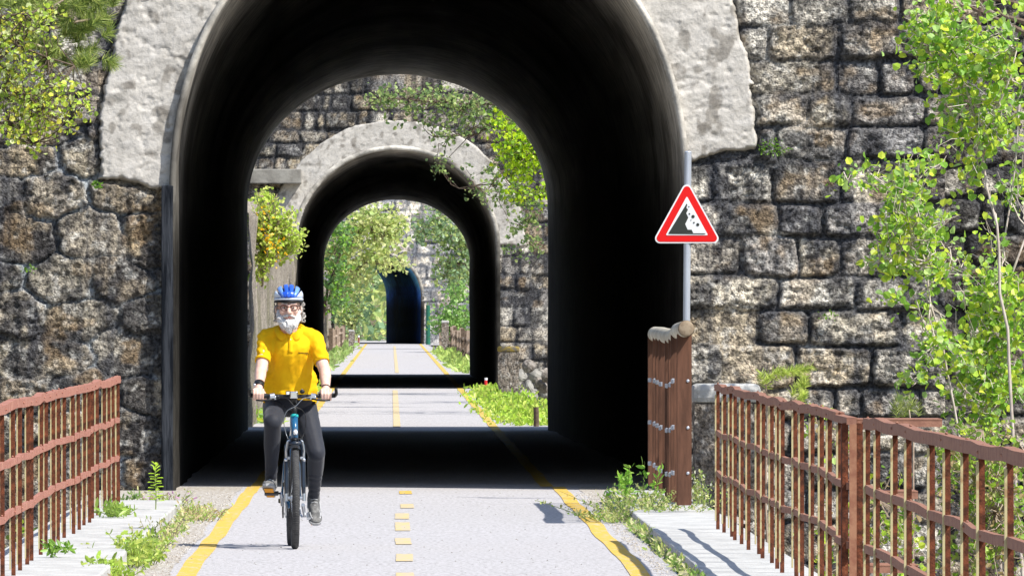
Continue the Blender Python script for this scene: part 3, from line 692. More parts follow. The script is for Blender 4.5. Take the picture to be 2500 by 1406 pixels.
# parapet rubble by the second portal
M['earthstone'] = mat('rubble_stone', (.16, .14, .12), .95, col2=(.34, .31, .28), nscale=14, bump=.02, bscale=25)
for k in range(16):
    rnd = random.Random(k+50); b = MB()
    b.ell((0, 0, 0), (rnd.uniform(.08, .17), rnd.uniform(.1, .2), rnd.uniform(.06, .13)), rot=Euler((rnd.random(), rnd.random(), rnd.random())), nu=8, nv=6)
    for i, v in enumerate(b.v): b.v[i] = tuple(c*(1+.15*math.sin(i*2.3+k)) for c in v)
    row = k // 5
    o = b.build('rubble_stone', M['deck'] if k % 3 else M['earthstone']); o.location = (2.38+.22*(k % 5)+.1*(row % 2), 222+rnd.uniform(-2, 2), .10+.17*row)
    tag(o, 'loose grey stone in the rubble heap beside the lichen-topped pillar', 'stone', 'stones of the rubble heap')

# ================================================================= PLANTS
def leaf_mesh(name, P, Sz, cols, parent, m=None, elong=1.0, droop=.0, seed=0, up=.35):
    """two-quad folded leaves at points P"""
    r = np.random.default_rng(seed); n = len(P); P = np.asarray(P, float)
    d = r.normal(size=(n, 3)); d[:, 2] -= droop; d /= np.linalg.norm(d, axis=1)[:, None]
    nn = r.normal(size=(n, 3)); nn[:, 2] += up*2; nn[:, 1] -= up
    s = np.cross(nn, d); s /= np.linalg.norm(s, axis=1)[:, None]+1e-9; u = np.cross(d, s)
    z = (Sz*r.uniform(.42, 1.32, n))[:, None]; L = z*elong; w = z*.5
    fold = u*z*.13
    V = np.stack([P, P+d*L*.28-s*w*.9+fold, P+d*L*.72-s*w*.78+fold, P+d*L, P+d*L*.72+s*w*.78+fold, P+d*L*.28+s*w*.9+fold], 1).reshape(-1, 3)
    b_ = (np.arange(n)*6)[:, None]; F = np.concatenate([b_+np.array([[0, 1, 2, 3]]), b_+np.array([[0, 3, 4, 5]])])
    cols = np.asarray(cols); ci = cols[r.integers(0, len(cols), n)]*r.uniform(.75, 1.2, (n, 1)); C = np.repeat(ci, 6, 0)
    return fm(name, V, F, m or M['leaf'], parent, col=C)
GREEN = [(.26, .44, .05), (.38, .56, .06), (.18, .36, .04), (.52, .64, .07), (.34, .52, .16), (.54, .64, .06), (.44, .60, .20), (.40, .58, .06), (.16, .32, .04)]
DGREEN = [(.05, .11, .03), (.08, .16, .04), (.10, .20, .05), (.15, .24, .06)]
def crooked(a, b, n, amp, rnd):
    a = Vector(a); b = Vector(b); out = []
    for i in range(n+1):
        t = i/n; p = a.lerp(b, t); k = amp*math.sin(t*math.pi)
        out.append(p+Vector((rnd.uniform(-1, 1), rnd.uniform(-1, 1), rnd.uniform(-1, 1)))*k+Vector((0, 0, -.25*amp*math.sin(t*math.pi))))
    return out
def tree(name, label, cat, Y, stems, blobs, size, cols, bark, seed, group=None, depth=.8, twigs=1.0, elong=1., r0=.02, leafspread=1.6, droop=.2, base_z=None, tw=.0045, dens=1.0):
    rnd = random.Random(seed)
    s0 = [PX(px, py, Y) for px, py in stems[0]]
    base = s0[0].copy()
    if base_z is not None: base = Vector((s0[0].x+(rnd.random()-.5)*.3, Y, base_z))
    root = empty(name, base, label=label, cat=cat, group=group)
    allp = []
    b = MB()
    for si, stx in enumerate(stems):
        off = 0 if si == 0 else rnd.uniform(-depth*.4, depth*.4)
        pts = [PX(px, py, Y)+Vector((0, off*(i/(len(stx))), 0)) for i, (px, py) in enumerate(stx)]
        if si == 0 and base_z is not None: pts = [base]+pts
        pp = []
        for i in range(len(pts)-1):
            L = (pts[i+1]-pts[i]).length; k = max(2, int(L/.25))
            c = crooked(pts[i], pts[i+1], k, min(.03, L*.05), rnd); pp += c[:-1]
        pp.append(pts[-1]); n = len(pp)
        rr = r0 if si == 0 else r0*.55
        b.tube([p-base for p in pp], [max(rr*(1-.8*i/n), tw) for i in range(n)], 7); allp += pp
    b.build('trunk', bark, root, smooth=True)
    L = []; tb = MB()
    for (px, py, rx, ry, nl) in blobs:
        nl = int(nl*dens)
        c = PX(px, py, Y); RX = rx*Y/FPX; RZ = ry*Y/FPX
        near = sorted(allp, key=lambda p: (p-c).length)[:6]
        K = max(2, int(nl/10*twigs)); per = max(1, int(nl/K))
        for t in range(K):
            ang = rnd.uniform(0, 2*math.pi); q = math.sqrt(rnd.random())
            e = Vector((c.x+RX*q*math.cos(ang), Y+rnd.uniform(-depth, depth)*.6, c.z+RZ*q*math.sin(ang)))
            s = rnd.choice(near); mid = (s+c)*.5+Vector((rnd.uniform(-.1, .1),)*3)
            if (e-s).length > 2.5*max(RX, RZ)+.3: s = c.copy()
            path = crooked(s, e, 5, .12*(e-s).length, rnd)
            tb.tube([p-base for p in path], [tw*1.3, tw*1.2, tw, tw*.8, tw*.6, tw*.5], 4, caps=False)
            for i in range(per):
                u = .35+.65*rnd.random(); k = min(int(u*5), 4); p = path[k].lerp(path[k+1], u*5-k)
                L.append(p-base+Vector((rnd.gauss(0, 1), rnd.gauss(0, 1), rnd.gauss(0, 1)))*size*leafspread*.6)
    if tb.v: tb.build('branches', bark, root)
    if L: leaf_mesh('crown', L, size, cols, root, elong=elong, droop=droop, seed=seed)
    return root
# right foreground aspens, rooted in the valley below the bridge
GA = 'young aspens right of the path'
tree('aspen_tree', 'aspen leaning in front of the right wall, its leafy arm reaching left towards the sign', 'tree', 98,
     [[(2360, 1500), (2345, 1080), (2300, 830), (2260, 640), (2200, 480), (2120, 420)], [(2260, 640), (2180, 620), (2110, 660)], [(2300, 830), (2250, 780), (2230, 720)]],
     [(2210, 430, 80, 60, 150), (2060, 420, 42, 26, 42), (2270, 380, 60, 60, 90), (2200, 540, 85, 55, 190), (2290, 540, 60, 60, 130), (2140, 650, 60, 32, 60), (2240, 640, 55, 60, 110),
      (2155, 720, 35, 30, 22), (2240, 740, 20, 30, 24), (2330, 640, 50, 60, 90), (2255, 840, 45, 50, 60), (2225, 925, 38, 38, 45), (2330, 860, 70, 60, 120)],
     .060, GREEN, M['bark_pale'], 21, GA, dens=1.35, depth=.9, r0=.022, base_z=-6.5)
tree('aspen_tree', 'tall pale-stemmed aspen whose thin trunk leans left up to the top right corner', 'tree', 95,
     [[(2500, 1450), (2470, 1000), (2440, 620), (2400, 380), (2350, 190), (2320, 40), (2310, -60)], [(2400, 380), (2440, 250), (2480, 120)], [(2350, 190), (2270, 130), (2220, 90)]],
     [(2270, 50, 70, 60, 170), (2230, 110, 36, 32, 34), (2340, 60, 70, 60, 150), (2300, 160, 75, 45, 130), (2400, 140, 80, 60, 170), (2340, 240, 75, 45, 110), (2420, 40, 60, 40, 60), (2470, 220, 50, 60, 120),
      (2310, 330, 60, 40, 50), (2400, 300, 60, 40, 60), (2370, 440, 30, 50, 40), (2455, 330, 50, 60, 100), (2440, 90, 50, 50, 70)],
     .062, GREEN, M['bark_pale'], 22, GA, dens=1.5, depth=.9, r0=.028, base_z=-6.5)
tree('aspen_tree', 'slender upright aspen against the right edge with a dense middle of round leaves', 'tree', 101,
     [[(2440, 1480), (2435, 1000), (2445, 760), (2450, 600), (2480, 400), (2490, 250)], [(2445, 760), (2510, 560)], [(2435, 900), (2370, 860)]],
     [(2480, 420, 50, 60, 90), (2400, 560, 35, 40, 30), (2390, 690, 70, 55, 190), (2460, 700, 60, 60, 170), (2420, 790, 70, 50, 190), (2480, 800, 50, 60, 120), (2340, 740, 45, 40, 60),
      (2400, 890, 90, 60, 240), (2470, 940, 60, 60, 170), (2330, 960, 60, 50, 110), (2400, 1000, 70, 40, 130)],
     .060, GREEN, M['bark_pale'], 23, GA, dens=1.3, depth=.9, r0=.026, base_z=-6.5)
# undergrowth below the bridge at right, seen over and through the railing
DRY = [(.30, .34, .10), (.38, .42, .12), (.22, .34, .06), (.40, .30, .14), (.30, .40, .06)]
tree('shrub', 'dense twiggy shrub below the right railing at the picture edge', 'shrub', 93,
     [[(2440, 1600), (2430, 1250), (2400, 1050)], [(2430, 1250), (2340, 1090)], [(2430, 1300), (2500, 1100)]],
     [(2400, 1080, 110, 70, 340), (2470, 1180, 80, 90, 300), (2340, 1160, 80, 70, 240), (2400, 1290, 100, 90, 340), (2300, 1080, 50, 40, 70), (2470, 1350, 80, 70, 220), (2330, 1370, 80, 60, 180)],
     .045, DRY+GREEN[:3], M['twig'], 24, 'shrubs growing up beside the bridge', depth=1.2, r0=.02, base_z=-6.5, elong=1.1)
tree('shrub', 'thin bright green shrub seen between the posts below the right railing', 'shrub', 100,
     [[(2120, 1600), (2110, 1300), (2060, 1100)], [(2110, 1300), (2180, 1150)]],
     [(2060, 1100, 60, 40, 60), (2150, 1180, 60, 50, 70), (2010, 1030, 40, 30, 36), (2080, 1280, 80, 60, 110), (2200, 1260, 60, 70, 110), (2220, 1360, 90, 50, 130), (2000, 1350, 60, 60, 90)],
     .055, GREEN+DRY, M['twig'], 25, 'shrubs growing up beside the bridge', depth=1.0, r0=.014, base_z=-6.5)
tree('shrub', 'yellow-green shrub under the left railing at the bottom left corner', 'shrub', 92,
     [[(40, 1600), (50, 1420), (70, 1300)], [(50, 1420), (140, 1330)]],
     [(30, 1320, 50, 50, 90), (90, 1340, 60, 50, 110), (30, 1400, 60, 50, 110), (130, 1390, 60, 50, 90), (170, 1290, 30, 30, 30)],
     .05, GREEN+DRY, M['twig'], 26, None, depth=1.0, r0=.014, base_z=-6.5)
# top left: birch and pine boughs
tree('birch_tree', 'birch with small yellow-green leaves hanging in front of the left wall', 'tree', 99,
     [[(-160, 1500), (-130, 800), (-120, 300), (-60, 200), (60, 230), (150, 300)], [(-60, 200), (40, 110), (180, 160)], [(-120, 300), (20, 300), (80, 350)], [(-120, 180), (0, 40), (120, 20)]],
     [(60, 150, 70, 45, 120), (40, 230, 70, 50, 190), (120, 240, 70, 45, 160), (185, 255, 45, 35, 70), (60, 300, 70, 40, 130), (150, 300, 50, 30, 60), (80, 355, 28, 30, 36), (30, 60, 60, 50, 120),
      (110, 40, 60, 40, 90), (10, 150, 40, 60, 80), (200, 215, 20, 30, 20)],
     .040, [(.40, .56, .06), (.52, .62, .08), (.62, .60, .08), (.32, .46, .07), (.6, .66, .30)], M['bark'], 31, None, depth=.8, r0=.03, base_z=-6.5, twigs=1.2, dens=1.7)
def needle_mesh(name, tufts, ln, parent, cols, seed, w=.0022):
    r = np.random.default_rng(seed); V = []; C = []
    for (c, ax, n) in tufts:
        ax = np.array(ax); ax = ax/np.linalg.norm(ax)
        t = r.uniform(-1, 1, n); base = np.array(c)+ax*(t*.05)[:, None]
        d = r.normal(size=(n, 3)); d -= (d@ax)[:, None]*ax; d /= np.linalg.norm(d, axis=1)[:, None]; d = d*.8+ax*(.55+.3*t)[:, None]
        d /= np.linalg.norm(d, axis=1)[:, None]; s = np.cross(d, r.normal(size=(n, 3))); s /= np.linalg.norm(s, axis=1)[:, None]
        L = ln*r.uniform(.7, 1.15, n)[:, None]; V.append(np.stack([base-s*w, base+s*w, base+d*L+s*w*.35, base+d*L-s*w*.35], 1).reshape(-1, 3))
        C.append(np.repeat(np.asarray(cols)[r.integers(0, len(cols), n)]*r.uniform(.7, 1.2, (n, 1)), 4, 0))
    V = np.concatenate(V); F = np.arange(len(V)).reshape(-1, 4)
    return fm(name, V, F, M['leaf'], parent, col=np.concatenate(C))
PINE = [(.22, .30, .07), (.32, .40, .10), (.46, .50, .16), (.12, .18, .05)]
def pine(label, Y, stems, tips, seed, ln=.075, r0=.014, base_z=None, n=90, cols=PINE, w=.0022):
    rnd = random.Random(seed); base = PX(*stems[0][0], Y)
    if base_z is not None: base.z = base_z
    root = empty('pine_tree', base, label=label, cat='tree', group=None); b = MB()
    for si, stx in enumerate(stems):
        pts = [PX(px, py, Y) for px, py in stx]
        if si == 0 and base_z is not None: pts = [base]+pts
        pp = []
        for i in range(len(pts)-1): pp += crooked(pts[i], pts[i+1], 4, .015, rnd)[:-1]
        pp.append(pts[-1]); b.tube([p-base for p in pp], [max((r0 if si == 0 else r0*.5)*(1-.7*i/len(pp)), .004) for i in range(len(pp))], 6)
    b.build('trunk', M['twig'], root, smooth=True); T = []
    for (px, py, ax) in tips:
        p = PX(px, py, Y+rnd.uniform(-.3, .3))-base; T.append((tuple(p), (ax[0], rnd.uniform(-.4, .4), -ax[1]), n))
    needle_mesh('needles', T, ln, root, cols, seed, w); return root
rnd = random.Random(9)
tips = [(rnd.uniform(60, 285), rnd.uniform(-10, 160), (rnd.uniform(-.3, 1), rnd.uniform(-1, .3))) for _ in range(70)]+[(rnd.uniform(-10, 80), rnd.uniform(0, 110), (1, -.5)) for _ in range(16)]
pine('shaggy pine bough in the top left corner above the birch leaves', 103, [[(-200, 300), (-120, 120), (0, 85), (130, 70), (250, 40)], [(0, 85), (90, 110), (200, 140)], [(60, 80), (140, 10), (200, -30)]], tips, 41, ln=.10, r0=.03, base_z=-6.5, n=130, w=.003)
tips = [(1878+i*11, 915-i*1.2+rnd.uniform(-9, 9), (1, -.25)) for i in range(9)]+[(1950+rnd.uniform(-18, 22), 955+rnd.uniform(-22, 26), (.4, -1)) for _ in range(8)]+[(1862, 925, (-.2, -1)), (1872, 935, (.3, -1))]
pine('small sunlit pine seedling with bare twigs beside the capped stone pillar', 100, [[(1872, 1060), (1870, 940), (1900, 915), (1960, 900)], [(1872, 942), (1845, 915), (1822, 882)], [(1850, 920), (1805, 915)], [(1842, 905), (1800, 882)], [(1875, 1010), (1925, 985), (1955, 960)]], tips, 42, ln=.062, r0=.011, base_z=-1.5, n=80, cols=[(.44, .54, .12), (.58, .64, .18), (.30, .40, .08)], w=.003)
tips = [(2215+rnd.uniform(-30, 30), 995+rnd.uniform(-18, 18), (rnd.uniform(-1, 1), -1)) for _ in range(9)]
pine('dull grey-green pine tuft low behind the thick double post', 106, [[(2230, 1080), (2220, 1000)]], tips, 43, ln=.08, base_z=-3, n=60)
# dark bare bough top right
b = MB(); base = PX(2385, 90, 104)
for stx in ([(2520, 60), (2450, 40), (2400, 0), (2380, -40)], [(2385, 90), (2392, 40), (2400, -40)], [(2520, 20), (2440, 0), (2380, -20)], [(2520, 90), (2440, 50), (2350, 10)]):
    b.tube([PX(*p, 104)-base for p in stx], [.03, .02, .014, .01][:len(stx)], 6)
o = b.build('dead_branch', M['bark']); o.location = base; tag(o, 'bare dark dead branches crossing at the top right corner', 'branch')

# --- foliage in the first gap, seen through tunnel one
def simple_tree(name, label, cat, Y, stems, blobs, size, cols, bark, seed, base_z, r0=.05, depth=1.4, group=None, elong=1.1, dens=1.3):
    return tree(name, label, cat, Y, stems, blobs, size, cols, bark, seed, group, depth, .7, elong, r0, 1.5, .2, base_z, .008, dens)
LIME = [(.40, .58, .02), (.52, .66, .02), (.30, .48, .02), (.20, .36, .03)]
simple_tree('maple_tree', 'bright lime-green leafy tree at the right, seen inside the first tunnel opening', 'tree', 205,
     [[(1460, 900), (1420, 500), (1330, 380), (1250, 380)], [(1420, 500), (1320, 480)], [(1350, 360), (1230, 320)]],
     [(1250, 340, 62, 45, 330), (1300, 410, 60, 50, 360), (1225, 405, 50, 28, 150), (1320, 470, 50, 35, 160), (1300, 330, 50, 45, 220), (1265, 465, 40, 20, 90), (1240, 290, 50, 30, 120)],
     .07, LIME, M['bark'], 51, -3.5)
MIDG = [(.20, .30, .10), (.28, .38, .12), (.14, .22, .08), (.38, .46, .16)]
simple_tree('hornbeam_tree', 'soft grey-green boughs hanging across the second portal above its arch', 'tree', 236,
     [[(1500, 900), (1450, 300), (1250, 260), (1100, 250), (920, 240)], [(1250, 260), (1160, 330), (1060, 335)], [(1300, 330), (1200, 450), (1120, 460)]],
     [(960, 225, 80, 26, 120), (920, 245, 40, 24, 60), (1060, 240, 80, 40, 230), (1140, 270, 80, 45, 280), (1200, 240, 60, 30, 140), (1010, 290, 90, 30, 70), (1120, 330, 60, 25, 80), (1240, 490, 50, 40, 120), (1280, 540, 45, 40, 130), (1300, 600, 40, 30, 60),
      (1210, 430, 50, 30, 60), (1090, 410, 70, 30, 70), (1290, 480, 40, 30, 110), (1240, 610, 40, 12, 30), (1190, 480, 40, 15, 36), (1230, 300, 50, 40, 160)],
     .075, MIDG, M['bark'], 52, -3.5)
simple_tree('broom_bush', 'broom bush with small orange-yellow flowers atop the rock wall left of the second portal', 'bush', 176,
     [[(640, 700), (645, 600), (660, 540)], [(645, 640), (700, 580)]],
     [(650, 500, 42, 36, 240), (640, 560, 40, 40, 260), (690, 590, 45, 36, 230), (700, 560, 40, 40, 160), (640, 620, 36, 30, 150), (725, 580, 22, 20, 60), (632, 680, 20, 20, 60), (640, 480, 25, 18, 90), (700, 530, 30, 28, 120), (625, 530, 25, 40, 140), (720, 600, 22, 22, 70)],
     .052, [(.44, .58, .10), (.52, .66, .12), (.62, .66, .2), (.34, .46, .08)], M['twig'], 53, 2.3, r0=.02, depth=.5, dens=1.9)
bb_ = bpy.data.objects.get('broom_bush'); r = np.random.default_rng(4); P = []
for (cx, cy, n) in ((650, 520, 14), (664, 590, 26), (655, 560, 14), (675, 620, 14)):
    for _ in range(n):
        q = PX(cx+r.normal()*13, cy+r.normal()*16, 175.6)-bb_.location; P.append(q)
leaf_mesh('flowers', P, .045, [(.75, .42, .01), (.8, .5, .02)], bb_, seed=3)
simple_tree('bush', 'low bright bush at the foot of the rock wall left of the cyclist hip', 'bush', 180,
     [[(625, 1050), (628, 1010)]], [(622, 1015, 26, 22, 130), (640, 1030, 20, 14, 50)], .045, LIME+GREEN, M['twig'], 54, 0, r0=.01, depth=.3)
# trees standing right of the gap, out of the picture, that throw the broken shade on the road
for k, (y, x) in enumerate(((190, 6.3), (212, 6.8), (234, 6.2))):
    px = HX+x*FPX/y; pc = lambda z: HY-(z-EYE)*FPX/y; u = FPX/y
    simple_tree('hornbeam_tree', ('hornbeam nearest the first tunnel exit, right of the gap', 'middle hornbeam right of the gap between tunnels', 'hornbeam nearest the second portal, right of the gap')[k], 'tree', y,
        [[(px, pc(-3)), (px, pc(2)), (px-.5*u, pc(6))], [(px, pc(3)), (px-1.5*u, pc(6))]],
        [(px-2.0*u, pc(8.3), 1.2*u, .9*u, 260), (px, pc(8.8), 1.4*u, 1.2*u, 320), (px-1.0*u, pc(7.0), 1.0*u, .7*u, 160), (px-3*u, pc(7.8), .6*u, .5*u, 90)],
        .11, MIDG+LIME, M['bark'], 80+k, -3.5, depth=9, group=None, dens=1)
# --- far gap
PALE = [(.44, .52, .20), (.54, .60, .22), (.36, .48, .16), (.56, .58, .28)]
FARG = [(.20, .32, .18), (.26, .38, .20), (.32, .44, .22)]
simple_tree('ash_tree', 'pale yellow-green tree arching over the far path from the left', 'tree', 430,
     [[(740, 900), (780, 640), (860, 560), (960, 560)], [(780, 700), (900, 640), (960, 650)]],
     [(900, 540, 90, 40, 460), (850, 600, 60, 50, 420), (960, 560, 50, 45, 260), (930, 620, 60, 45, 380), (860, 680, 50, 40, 260), (820, 640, 40, 60, 260), (900, 505, 80, 25, 240), (975, 640, 28, 20, 80)],
     .15, PALE, M['bark'], 61, -1.5, r0=.12, depth=4)
simple_tree('ash_tree', 'deeper green tree low at the left of the far path', 'tree', 400,
     [[(770, 900), (800, 700), (830, 620)]],
     [(815, 560, 40, 50, 220), (825, 650, 35, 40, 200), (835, 720, 35, 40, 220), (830, 560, 35, 25, 120)],
     .13, [(.22, .42, .05), (.16, .30, .08), (.12, .22, .08)], M['bark'], 62, -1.5, r0=.10, depth=3)
simple_tree('oak_tree', 'dusky green tree above the farthest portal at right', 'tree', 520,
     [[(1240, 900), (1190, 650), (1100, 560)], [(1190, 650), (1090, 640)]],
     [(1070, 530, 70, 30, 300), (1110, 590, 55, 45, 360), (1090, 660, 45, 45, 280), (1030, 560, 55, 22, 160), (1120, 680, 40, 50, 240)],
     .17, FARG+MIDG, M['bark'], 63, -1.5, r0=.14, depth=5)
simple_tree('bush', 'rounded mid-green bush right of the farthest tunnel behind the timber fence', 'bush', 480,
     [[(1110, 880), (1105, 780)]], [(1090, 760, 50, 36, 360), (1130, 770, 30, 40, 240), (1075, 790, 35, 20, 120), (1115, 720, 40, 30, 200)], .14, [(.24, .42, .10), (.18, .34, .10), (.30, .48, .14)], M['bark'], 64, -1.5, r0=.08, depth=3)
simple_tree('bush', 'hazy green bush at left in front of the farthest tunnel', 'bush', 520,
     [[(850, 880), (860, 790)]], [(850, 780, 30, 30, 160), (875, 700, 30, 50, 220), (840, 745, 30, 30, 140), (845, 700, 35, 60, 200)], .16, FARG+PALE, M['bark'], 65, -1.5, r0=.08, depth=2)
# dense wood closing the view behind the last tunnel
r = np.random.default_rng(8); n = 26000
P = np.stack([r.uniform(-30, 14, n), r.uniform(660, 715, n), r.uniform(-1, 12, n)], 1); P = P[(np.abs(P[:, 0]+3.2+(P[:, 1]-660)*.06) > 1.7) | (P[:, 1] > 680)]
wood = leaf_mesh('distant_wood', P, .5, FARG+PALE, None, seed=5); tag(wood, 'hazy green wood seen through the far end of the last tunnel', 'wood', kind='stuff')

# --- weeds
def weed(name, label, X, Y, z, w, h, nst, nlf, size, cols, seed, cat='weed', elong=2.2, group=None, depth=None, stem=None):
    rnd = random.Random(seed); root = empty(name, (X, Y, z), label=label, cat=cat, group=group); b = MB(); L = []
    dp = depth or w
    for i in range(nst):
        x0 = rnd.gauss(0, w*.22); y0 = rnd.gauss(0, dp*.25); hh = h*rnd.uniform(.4, 1)
        x1 = x0*1.8+rnd.gauss(0, w*.16); y1 = y0+rnd.gauss(0, dp*.1)
        pts = [Vector((x0+(x1-x0)*t+math.sin(t*3+i)*.01, y0+(y1-y0)*t, hh*t**.85)) for t in (0, .25, .5, .75, 1)]
        b.tube(pts, [.0035, .003, .0026, .002, .0014], 4, caps=False)
        for k in range(nlf):
            t = .1+.9*rnd.random(); q = min(int(t*4), 3); L.append(pts[q].lerp(pts[q+1], t*4-q)+Vector((rnd.gauss(0, .01), rnd.gauss(0, .01), rnd.gauss(0, .008))))
    b.build('stems', stem or M['leafstem'], root); leaf_mesh('leaves', L, size, cols, root, elong=elong, seed=seed, droop=-.3); return root
M['leafstem'] = mat('green_stem', (.22, .28, .08), .7)
M['drystem'] = mat('dry_stem', (.42, .34, .20), .8)
SG = [(.42, .46, .14), (.30, .40, .10), (.50, .50, .22), (.24, .38, .08), (.55, .52, .30)]
weed('weed_clump', 'big bushy dry-green weed clump at the foot of the steel fence', 1.93, 93.6, .02, .60, .26, 90, 24, .016, SG, 71, depth=3, elong=1.6)
weed('weed_clump', 'fresh leafy weed sprouting left of the steel fence foot', 1.86, 95.5, .02, .30, .42, 9, 22, .027, [(.22, .44, .06), (.32, .52, .08)], 72, elong=2.4)
weed('weed_clump', 'sparse pale flowering weed at the right side of the steel fence foot', 2.35, 92.5, .15, .26, .26, 22, 12, .018, SG+[(.7, .7, .6)], 73, elong=1.4)
weed('weed_clump', 'low creeping weed spilling on to the road left of the big bushy clump', 1.70, 93.0, .01, .40, .10, 50, 14, .018, SG, 74, elong=1.5, depth=2)
weed('weed_clump', 'fluffy yellowish weed at the inner corner of the left walkway end', -1.47, 93.5, .01, .30, .13, 60, 12, .015, SG+[(.45, .36, .2)], 75, depth=2, stem=M['drystem'])
weed('weed_clump', 'leafy green weed clump beside the left walkway near the bottom edge', -1.60, 77.0, .01, .30, .20, 50, 16, .022, [(.34, .46, .08), (.45, .52, .12), (.24, .36, .06)], 76, depth=2.5)
weed('weed_clump', 'green weed tuft at the bottom edge left of the yellow line', -1.66, 72.2, .01, .20, .15, 26, 14, .024, [(.30, .44, .06), (.4, .5, .1)], 77, depth=1.5)
weed('weed_clump', 'thin grey-green weed between the walkway and the left yellow line', -1.55, 84.0, .01, .22, .20, 20, 12, .017, SG, 78, depth=3, stem=M['drystem'])
weed('weed_clump', 'flat grassy tuft lying on the left walkway by the railing', -1.98, 88.3, .15, .24, .05, 26, 7, .022, [(.22, .34, .06), (.3, .42, .08)], 79, elong=3, depth=1)
weed('weed_clump', 'tiny weed in the left walkway nearest the bottom corner', -2.02, 74.0, .15, .12, .05, 12, 9, .022, [(.22, .38, .06)], 80)
weed('weed_clump', 'straggly weeds with pink buds at the dark left tunnel corner', -1.86, 100.0, .0, .40, .16, 26, 8, .017, SG+[(.5, .25, .45)], 81, depth=2)
weed('weed_clump', 'tuft of leaves at the wall foot behind the end of the left railing', -2.15, 99.0, .0, .2, .16, 20, 10, .020, [(.12, .22, .06), (.2, .3, .08)], 82, depth=1)
# tall lone spurge with whorled leaves
sp_ = empty('spurge_plant', (PX(380, 1205, 92).x, 92, .15), label='lone upright spurge with bright narrow leaves standing on the left walkway', cat='plant'); b = MB(); b.tube([(0, 0, -.1), (.004, 0, .1), (-.004, 0, .2), (0, 0, .31)], [.005, .0045, .004, .003], 6); b.build('stem', M['leafstem'], sp_)
V = []; F = []; rnd = random.Random(2)
for k in range(34):
    z = .03+.28*k/34; a = k*2.4; L = .075*(1-.25*k/34); w = .011
    d = Vector((math.cos(a), math.sin(a), .25 if k < 26 else 1.0)).normalized(); s = d.cross(Vector((0, 0, 1))).normalized(); p = Vector((0, 0, z)); n0 = len(V)
    V += [tuple(p), tuple(p+d*L*.4-s*w), tuple(p+d*L*.8-s*w*.7+Vector((0, 0, -.004))), tuple(p+d*L+Vector((0, 0, -.014))), tuple(p+d*L*.8+s*w*.7+Vector((0, 0, -.004))), tuple(p+d*L*.4+s*w)]
    F += [(n0, n0+1, n0+2, n0+3), (n0, n0+3, n0+4, n0+5)]
fm('leaves', V, F, M['leaf'], sp_, col=np.tile([.45, .62, .06], (len(V), 1)))
# uncountable growth in the kerb joints and gap verge
def ground_cover(name, label, xf, y0, y1, n, size, cols, seed, zf, hmax, wx):
    r = np.random.default_rng(seed); ys = r.uniform(y0, y1, n); dens = fbm(ys*.5, ys*0, 3, seed); k = dens > .42; ys = ys[k]; n = len(ys)
    P = np.stack([xf+r.normal(0, wx, n), ys, zf+r.uniform(0, 1, n)**2*hmax*(dens[k]*1.6)], 1)
    return tag(leaf_mesh(name, P, size, cols, None, elong=2.2, seed=seed, droop=-.5), label, 'weeds', kind='stuff')
ground_cover('kerb_weeds', 'low weeds growing along the joint of the right walkway', 1.785, 60, 92, 2600, .019, SG+[(.25, .40, .08)], 5, .0, .075, .022)
ground_cover('kerb_weeds', 'low weeds and dry grass along the edge of the left walkway', -1.56, 66, 96, 2200, .018, SG+[(.3, .25, .15)], 6, .0, .06, .04)
ground_cover('verge_grass', 'sunlit grass on the right verge between the two tunnels', 1.95, 172, 245, 9000, .045, [(.34, .52, .05), (.26, .42, .05), (.45, .55, .10)], 7, .0, .16, .22)
ground_cover('verge_grass', 'thin grass along the left verge between the two tunnels', -1.75, 172, 250, 2500, .06, GREEN, 8, .0, .2, .15)
ground_cover('verge_grass', 'grass on the right verge of the far stretch of path', 1.95, 322, 480, 2500, .09, [(.30, .44, .10), (.38, .5, .12)], 9, .0, .2, .14)
ground_cover('verge_grass', 'grass on the left verge of the far stretch of path', -1.9, 330, 560, 3000, .10, [(.28, .42, .12), (.36, .46, .16)], 10, .0, .22, .16)
# moss tufts growing on the wall
def moss(px, py, n, lab, s=14):
    r = np.random.default_rng(n); c = PX(px, py, 109.93); P = [(r.normal()*s*.0037, -abs(r.normal())*.02, r.normal()*s*.55*.0037) for _ in range(n)]
    o = leaf_mesh('moss_tuft', P, .02, [(.10, .22, .02), (.16, .30, .03)], None, seed=n); o.location = c; tag(o, lab, 'moss', kind='stuff')
moss(1885, 362, 160, 'green moss tuft on the wall just right of the plaster corner', 16)
moss(238, 452, 70, 'moss at the lower left corner of the left plaster', 6)
moss(70, 655, 40, 'tiny fern tuft in a joint of the left wall', 7)
moss(2022, 768, 40, 'small green tuft in the right wall above the long pale stone', 9)
# ================================================================= BICYCLE (local: origin at front tyre contact, riding towards -Y, +X is the picture's right)
BL = (-.649, 82.9, G(82.9)-.002); BR = R(1.9)
M['tyre'] = mat('tyre_rubber', (.035, .035, .037), .8, col2=(.06, .06, .06), nscale=30, bump=.0015, bscale=120)
M['tread'] = mat('tyre_tread', (.10, .10, .10), .75, col2=(.16, .16, .155), nscale=50)
M['rim'] = mat('rim_black', (.03, .03, .03), .35, metal=.3)
M['frame'] = mat('frame_blue', (.012, .10, .22), .25, coat=.6, spec=.5)
M['framed'] = mat('frame_dark', (.012, .02, .035), .28, coat=.5, spec=.5)
M['teal'] = mat('teal_ring', (.02, .40, .40), .3)
M['chrome'] = mat('polished_steel', (.75, .78, .82), .18, metal=1)
M['alloy'] = mat('brushed_alloy', (.55, .58, .62), .32, metal=.9)
M['bkpl'] = mat('black_plastic', (.015, .016, .018), .45)
M['lens'] = mat('lamp_lens', (.85, .88, .9), .08, spec=.8, coat=1)
M['cable'] = mat('cable_grey', (.25, .27, .29), .3, metal=.5)
